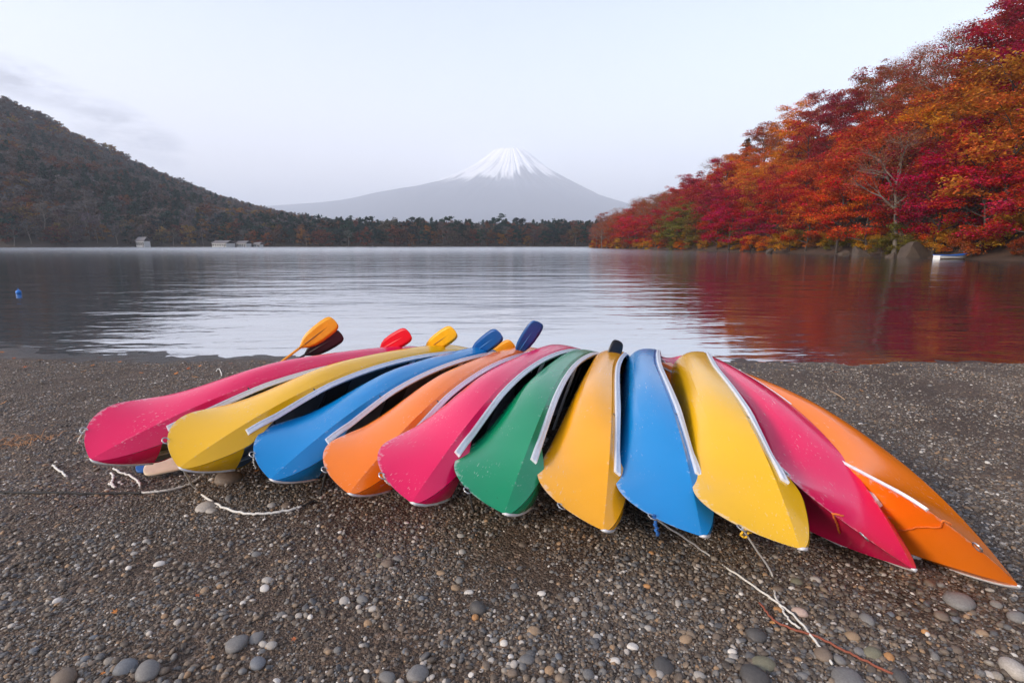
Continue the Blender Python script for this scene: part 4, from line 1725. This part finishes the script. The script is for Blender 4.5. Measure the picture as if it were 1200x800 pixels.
PPARTS = paddle_parts(1.55)
PM = {k: mat_plain('paddle_' + k, c, .4, 0, .12, 14, .05) for k, c in dict(amber=(.80, .34, .012), black=(.018, .017, .02), red=(.62, .006, .02), yellow=(.80, .40, .01), blue=(.006, .085, .30), cream=(.62, .50, .34)).items()}


PRIB = {k: mat_plain('paddle_rib_' + k, c, .5, 0, .1, 14) for k, c in dict(amber=(.22, .09, .01), black=(.05, .05, .055), red=(.75, .10, .10), yellow=(.25, .12, .01), blue=(.03, .17, .42), cream=(.5, .4, .28)).items()}


def paddle(tip_p, grip_p, colr, label, twist=0.0, shaftm=None, parts=PPARTS, face=None):
    zax = (tip_p - grip_p).normalized()
    toc = face or (Vector((0, 0, CAM_H)) - tip_p).normalized()
    yax = (toc - zax * toc.dot(zax)).normalized()
    xax = yax.cross(zax)
    xax, yax = xax * math.cos(twist) + yax * math.sin(twist), yax * math.cos(twist) - xax * math.sin(twist)
    t = empty('paddle')
    m = Matrix((xax, yax, zax)).transposed().to_4x4()
    m.translation = tip_p - zax * 1.55
    t.matrix_world = m
    sm, gm, bm_, rm = parts
    sh_ = obj('shaft', sm.copy(), shaftm or PM[colr], t)
    obj('grip', gm.copy(), shaftm or PM[colr], sh_)
    bl_ = obj('blade', bm_.copy(), PM[colr], t)
    obj('rib', rm.copy(), PRIB[colr], bl_)
    prop(t, label, 'paddle', 'paddles stowed behind the canoes')


def at_depth(u, v, yv_):
    d = pix_dir(u, v)
    return Vector((0, 0, CAM_H)) + d * (yv_ / d.y)


for (tu, tv, bu, bv, Yt, Yb, colr, tw, lab) in (
        (393, 376, 356, 404, 6.0, None, 'amber', .1, 'amber paddle leaning behind the end magenta canoe'),
        (400, 391, 362, 413, 6.1, None, 'black', .35, 'black paddle just behind the amber paddle'),
        (480, 390, 447, 409, 6.1, 6.25, 'red', .1, 'red paddle blade rising behind the first yellow canoe'),
        (533, 387, 498, 411, 6.1, 6.25, 'yellow', .1, 'bright yellow paddle blade rising behind the first blue canoe'),
        (586, 390, 557, 412, 6.0, 6.15, 'blue', .15, 'blue paddle blade rising behind the first orange canoe'),
        (602, 403, 578, 419, 6.2, 6.35, 'amber', .1, 'mostly hidden amber paddle blade between two blue paddles'),
        (631, 377, 611, 407, 5.9, 6.0, 'blue', .5, 'blue paddle standing highest behind the magenta canoe by the green one'),
        (725, 399, 714, 428, 5.8, 5.75, 'black', .75, 'black paddle blade between the amber canoe and the blue canoe')):
    a = at_depth(tu, tv, Yt)
    if Yb is None:      # its grip stands on the gravel, on the line of the shaft
        cand = [px_ground(tu + (bu - tu) * q, tv + (bv - tv) * q, .02) for q in np.linspace(2.2, 5, 30)]
        b = min(cand, key=lambda g_: abs((g_ - a).length - 1.55))
    else:
        b = at_depth(bu, bv, Yb)
    paddle(a, b, colr, lab, tw)
for (u1, v1, u2, v2, colr, dz, lab) in ((159, 548, 200, 541, 'blue', .03, 'blue paddle tip on the gravel under the end magenta canoe bow'),
                                        (168, 551, 215, 543.5, 'cream', .055, 'cream paddle tip lying beside the blue one under the canoe bow')):
    pa, pb = px_ground(u1, v1, dz), px_ground(u2, v2, dz)
    paddle(pa, pa + (pb - pa).normalized() + Vector((0, 0, .03)), colr, lab, .0, None, PPARTS, Vector((.1, -.25, 1)).normalized())

# ------------------------------------------------------------------ stones and pebbles
def stone_mesh(seed, sub=3):
    g = np.random.default_rng(seed)
    bm = bmesh.new()
    bmesh.ops.create_icosphere(bm, subdivisions=sub, radius=1)
    ph = g.uniform(0, 6, 6)
    p = g.uniform(1.9, 2.6)
    for v in bm.verts:
        c = v.co
        k = 1 + .07 * math.sin(c.x * 2.1 + ph[0]) + .07 * math.sin(c.y * 2.4 + ph[1] + c.x) + .04 * math.sin(c.z * 3 + ph[2] + c.y * 2)
        n_ = (abs(c.x) ** p + abs(c.y) ** p + abs(c.z) ** p) ** (1 / p)
        v.co = c / n_ * k
    me = bpy.data.meshes.new('stone')
    bm.to_mesh(me)
    bm.free()
    me.polygons.foreach_set('use_smooth', np.full(len(me.polygons), True))
    return me


STM = [stone_mesh(700 + k, 3) for k in range(8)]
for m_ in STM:
    m_.materials.append(M['stone'])
SC = dict(grey=(.17, .168, .168), blue=(.145, .158, .18), dark=(.075, .072, .072), light=(.36, .34, .315), white=(.58, .56, .53), tan=(.28, .20, .13), brown=(.16, .125, .098), olive=(.16, .155, .11), orange=(.42, .22, .09), pink=(.42, .32, .28))
SN = dict(grey='grey', blue='blue-grey', dark='dark grey', light='light grey', white='whitish', tan='tan', brown='brown', olive='olive grey', orange='orange-tan', pink='pinkish white')
STONES = """241 592 23 light;249 597 12 light;268 556 33 brown;268 583 11 grey;336 590 13 brown;318 591 11 light;187 659 13 white;240 690 12 tan;310 688 12 white;314 678 12 light
301 648 12 grey;276 752 26 grey;300 745 18 grey;308 753 12 light;318 754 14 light;302 775 20 blue;148 779 27 blue;174 783 31 grey;76 792 29 brown;404 703 13 light;424 701 15 grey;437 712 10 light
454 659 15 brown;467 653 12 grey;516 670 11 tan;534 687 11 tan;550 692 11 white;560 710 22 dark;557 722 10 orange;540 626 10 light;542 645 10 light;454 791 20 grey;491 786 26 grey
778 776 27 dark;773 789 13 light;804 747 16 tan;742 756 14 white;887 742 24 dark;895 774 29 olive;885 789 33 dark;911 688 13 brown;934 680 14 olive;955 677 12 light;936 715 18 pink;912 713 11 orange
928 703 11 brown;1016 724 18 grey;998 744 16 tan;1022 763 21 olive;1007 761 13 grey;965 765 21 brown;984 771 16 grey;994 790 36 grey;1055 791 23 dark;1041 767 15 orange;1125 701 31 grey;1193 721 22 grey
1188 780 34 light;1103 720 16 brown;1090 682 13 brown;1000 719 12 brown;618 770 19 grey;626 737 16 tan;634 694 11 white;613 637 10 brown;820 790 14 light;868 733 11 tan;720 772 13 white;655 768 12 blue
700 745 11 light;690 788 15 grey;590 752 10 white;575 772 9 light;600 787 12 brown;520 752 10 blue;470 735 9 brown;395 760 10 grey;350 720 9 light;215 735 10 brown;110 745 9 blue;60 700 9 light;40 760 11 blue
96 690 9 brown;1150 740 12 tan;1120 760 12 brown;1160 690 9 light;1085 740 10 orange;1070 770 12 brown;940 790 13 grey;860 768 11 light;840 745 10 brown;760 735 10 light;670 712 9 tan;730 700 9 brown;795 705 9 light;830 690 9 brown"""
r = random.Random(55)
for ln in STONES.replace('\n', ';').split(';'):
    u, v, w, c = ln.split()
    u, v, w = float(u), float(v), float(w)
    p = px_ground(u, v + w * .18)
    dep = p.y * math.cos(PITCH) + (CAM_H - p.z) * math.sin(PITCH)
    s = w * dep / F_PX / 2
    o = obj('stone', r.choice(STM))
    o.scale = (s, s * r.uniform(.72, .95), s * r.uniform(.42, .62))
    o.rotation_euler = (r.uniform(-.2, .2), r.uniform(-.2, .2), r.uniform(-.5, .5) + (PI / 2 if r.random() < .25 else 0))
    o.location = p + Vector((0, 0, s * r.uniform(.0, .2)))
    k = r.uniform(.88, 1.12)
    o.color = (*[q * k for q in SC[c]], 1)
    size = 'large' if w > 22 else ('medium' if w > 14 else 'small')
    lab = f'{size} {SN[c]} rounded stone on the open gravel before the canoes'
    prop(o, lab, 'stone', f'{size} {SN[c]} stones before the canoes')
for k in range(120):
    y = r.uniform(1.35, 4.8) ** 1.0
    x = r.uniform(-1.0, 1.0) * y * 1.02
    z = ground_at(x, y)
    c = r.choices(list(SC), (5, 3, 3, 4, 1, 3, 5, 1, 1, 0))[0]
    s = r.uniform(.011, .021)
    o = obj('stone', r.choice(STM))
    o.scale = (s, s * r.uniform(.7, .95), s * r.uniform(.45, .65))
    o.rotation_euler = (r.uniform(-.2, .2), r.uniform(-.2, .2), r.uniform(0, 6.28))
    o.location = (x, y, z + s * .2)
    o.color = (*SC[c], 1)
    prop(o, f'tiny {SN[c]} rounded stone among the beach pebbles', 'stone', f'tiny {SN[c]} beach stones')


def pebbles():
    protos = [proto('pebble_source', stone_mesh(740 + k, 2), M['pebble']) for k in range(6)]
    g = np.random.default_rng(9)

    def field(N, y0, y1, med, sig, lo, hi, thr, seed):
        Y = y0 + (y1 - y0) * g.random(N) ** .85
        X = g.uniform(-1.35, 1.35, N) * (Y * 1.0 + .15)
        dens = vnoise(X * 1.5, Y * 1.5, seed) + .6 * vnoise(X * 4, Y * 4, seed + 1)
        keep = dens + g.normal(0, .45, N) > thr
        X, Y = X[keep], Y[keep]
        S = np.clip(np.exp(g.normal(math.log(med), sig, len(X))), lo, hi)
        return X, Y, S
    parts = [field(115000, 1.25, 3.6, .0053, .34, .0028, .012, -.25, 201), field(20000, 1.25, 3.8, .0112, .25, .007, .017, .0, 205),
             field(3000, 1.25, 2.7, .0145, .25, .010, .022, .1, 221), field(140000, 3.4, 9.0, .0075, .36, .0045, .020, -.5, 211), field(3500, 3.2, 8.8, .016, .25, .010, .03, .2, 215)]
    X = np.concatenate([p[0] for p in parts])
    Y = np.concatenate([p[1] for p in parts])
    S = np.concatenate([p[2] for p in parts])
    n = len(X)
    Z = beach_z(X, Y) + S * .12
    rot = np.stack([g.normal(0, .3, n), g.normal(0, .3, n), g.uniform(0, 6.28, n)], 1)
    scl = np.stack([S * g.uniform(.9, 1.25, n), S * g.uniform(.7, 1.0, n), S * g.uniform(.42, .75, n)], 1)
    scatter_stuff('pebbles', protos, np.stack([X, Y, Z], 1), rot, scl, g.integers(0, 6, n), 'small brown and grey pebbles covering the dark beach', 'pebbles')
    return n


print('pebbles', pebbles())


# ------------------------------------------------------------------ fallen leaves, dry weeds, twig
def leaf_mesh(seed):
    g = random.Random(seed)
    pts = []
    tips = [(90, 1.0), (38, .88), (-12, .62), (142, .88), (192, .62)]
    angs = sorted(a for a, _ in tips)
    dd = dict(tips)
    for i, a in enumerate(angs):
        b = angs[(i + 1) % len(angs)]
        mid = (a + ((b - a) % 360) / 2)
        for an, ra in ((a - 9, dd[a] * .72), (a, dd[a]), (a + 9, dd[a] * .72), (mid, .34)):
            pts.append((math.cos(R_(an)) * ra, math.sin(R_(an)) * ra))
    top = [Vector((x, y, .22 * (x * x + y * y) - .05 + .05 * g.uniform(-1, 1))) for x, y in pts]
    mb = MB()
    mb.v = [Vector((0, 0, .0))] + top + [Vector((0, 0, -.02))] + [p + Vector((0, 0, -.02)) for p in top]
    n = len(top)
    for i in range(n):
        j = (i + 1) % n
        mb.f.append((0, 1 + i, 1 + j))
        mb.f.append((n + 1, n + 2 + j, n + 2 + i))
        mb.f.append((1 + i, n + 2 + i, n + 2 + j, 1 + j))
    mb.tube([(0, 0, 0), (.02, -.5, .02), (.0, -.85, .1)], .02, 4)
    return mb.mesh('leaf')


LM = [leaf_mesh(k) for k in range(4)]
lmats = [mat_plain('fallen_leaf_%d' % k, c, .7, 0, .25, 3) for k, c in enumerate(((.48, .17, .035), (.36, .10, .03), (.50, .24, .08)))]
LEAVES = [(3, 413, 6), (16, 420, 5), (48, 422, 6), (109, 428, 6), (117, 419, 5), (99, 435, 7), (165, 437, 6), (172, 428, 5), (184, 427, 5), (206, 438, 7), (220, 432, 6), (228, 442, 10), (234, 429, 5), (143, 612, 7), (3, 473, 9),
          (135, 717, 9), (345, 748, 9), (250, 770, 8), (121, 788, 8), (231, 697, 8), (905, 729, 9), (300, 552, 8), (30, 430, 6), (75, 425, 5), (140, 424, 5), (270, 426, 6), (1010, 458, 6), (1120, 436, 5), (980, 436, 5)]
for k, (u, v, w) in enumerate(LEAVES):
    p = px_ground(u, v, .012)
    s = w * p.y / F_PX * .62
    me = LM[k % 4].copy()
    o = obj('fallen_leaf', me, lmats[k % 3])
    o.location = p + Vector((0, 0, s * .12))
    o.scale = (s, s, s)
    o.rotation_euler = (r.uniform(-.35, .35), r.uniform(-.35, .35), r.uniform(0, 6.28))
    prop(o, 'curled orange-brown maple leaf fallen on the ' + ('open gravel before the canoes' if v > 600 else 'gravel near the water'), 'leaf', 'fallen leaves ' + ('before the canoes' if v > 600 else 'near the water'))
M['straw'] = mat_plain('dry_straw', (.40, .20, .09), .8, 0, .3, 8)
for k, (u, v, lab) in enumerate(((8, 522, 'larger tuft of dry orange weeds on the gravel'), (48, 515, 'smaller tuft of dry orange weeds on the gravel'))):
    p = px_ground(u, v)
    mb = MB()
    g = random.Random(900 + k)
    for _ in range(46 if k == 0 else 26):
        a, ln, el = g.uniform(0, 6.28), g.uniform(.06, .17), g.uniform(.1, .8)
        q = Vector((g.gauss(0, .13), g.gauss(0, .07), 0))
        d = Vector((math.cos(a) * math.cos(el), math.sin(a) * math.cos(el), math.sin(el)))
        mb.tube([q, q + d * ln * .6, q + d * ln + Vector((0, 0, -ln * .25))], [.003, .0025, .001], 4, False)
    o = mb.build('dry_weeds', M['straw'])
    o.location = p
    prop(o, lab, 'weeds')
o = MB().tube(gpts([(970, 551 - 95), (983, 463), (990, 468)], .012), [.006, .008, .004], 6).build('twig', M['tan_wood'], None, True)
prop(o, 'pale broken twig lying on the gravel beside the orange canoe', 'twig')

# ------------------------------------------------------------------ haze: the air between here and the mountain
hz = MB().box((0, 15000, 1480), (74000, 38000, 3010)).mesh('haze')
hm_ = bpy.data.materials.new('haze')
hm_.use_nodes = True
nt = hm_.node_tree
nt.nodes.clear()
ho = nt.nodes.new('ShaderNodeOutputMaterial')
hv = nt.nodes.new('ShaderNodeVolumePrincipled')
hv.inputs['Color'].default_value = (.84, .89, .98, 1)
hv.inputs['Density'].default_value = 1.0e-4
hv.inputs['Anisotropy'].default_value = 0.0
nt.links.new(hv.outputs[0], ho.inputs['Volume'])
o = obj('haze', hz, hm_)
prop(o, 'thin pale haze filling the air over the lake', 'haze', kind='stuff')
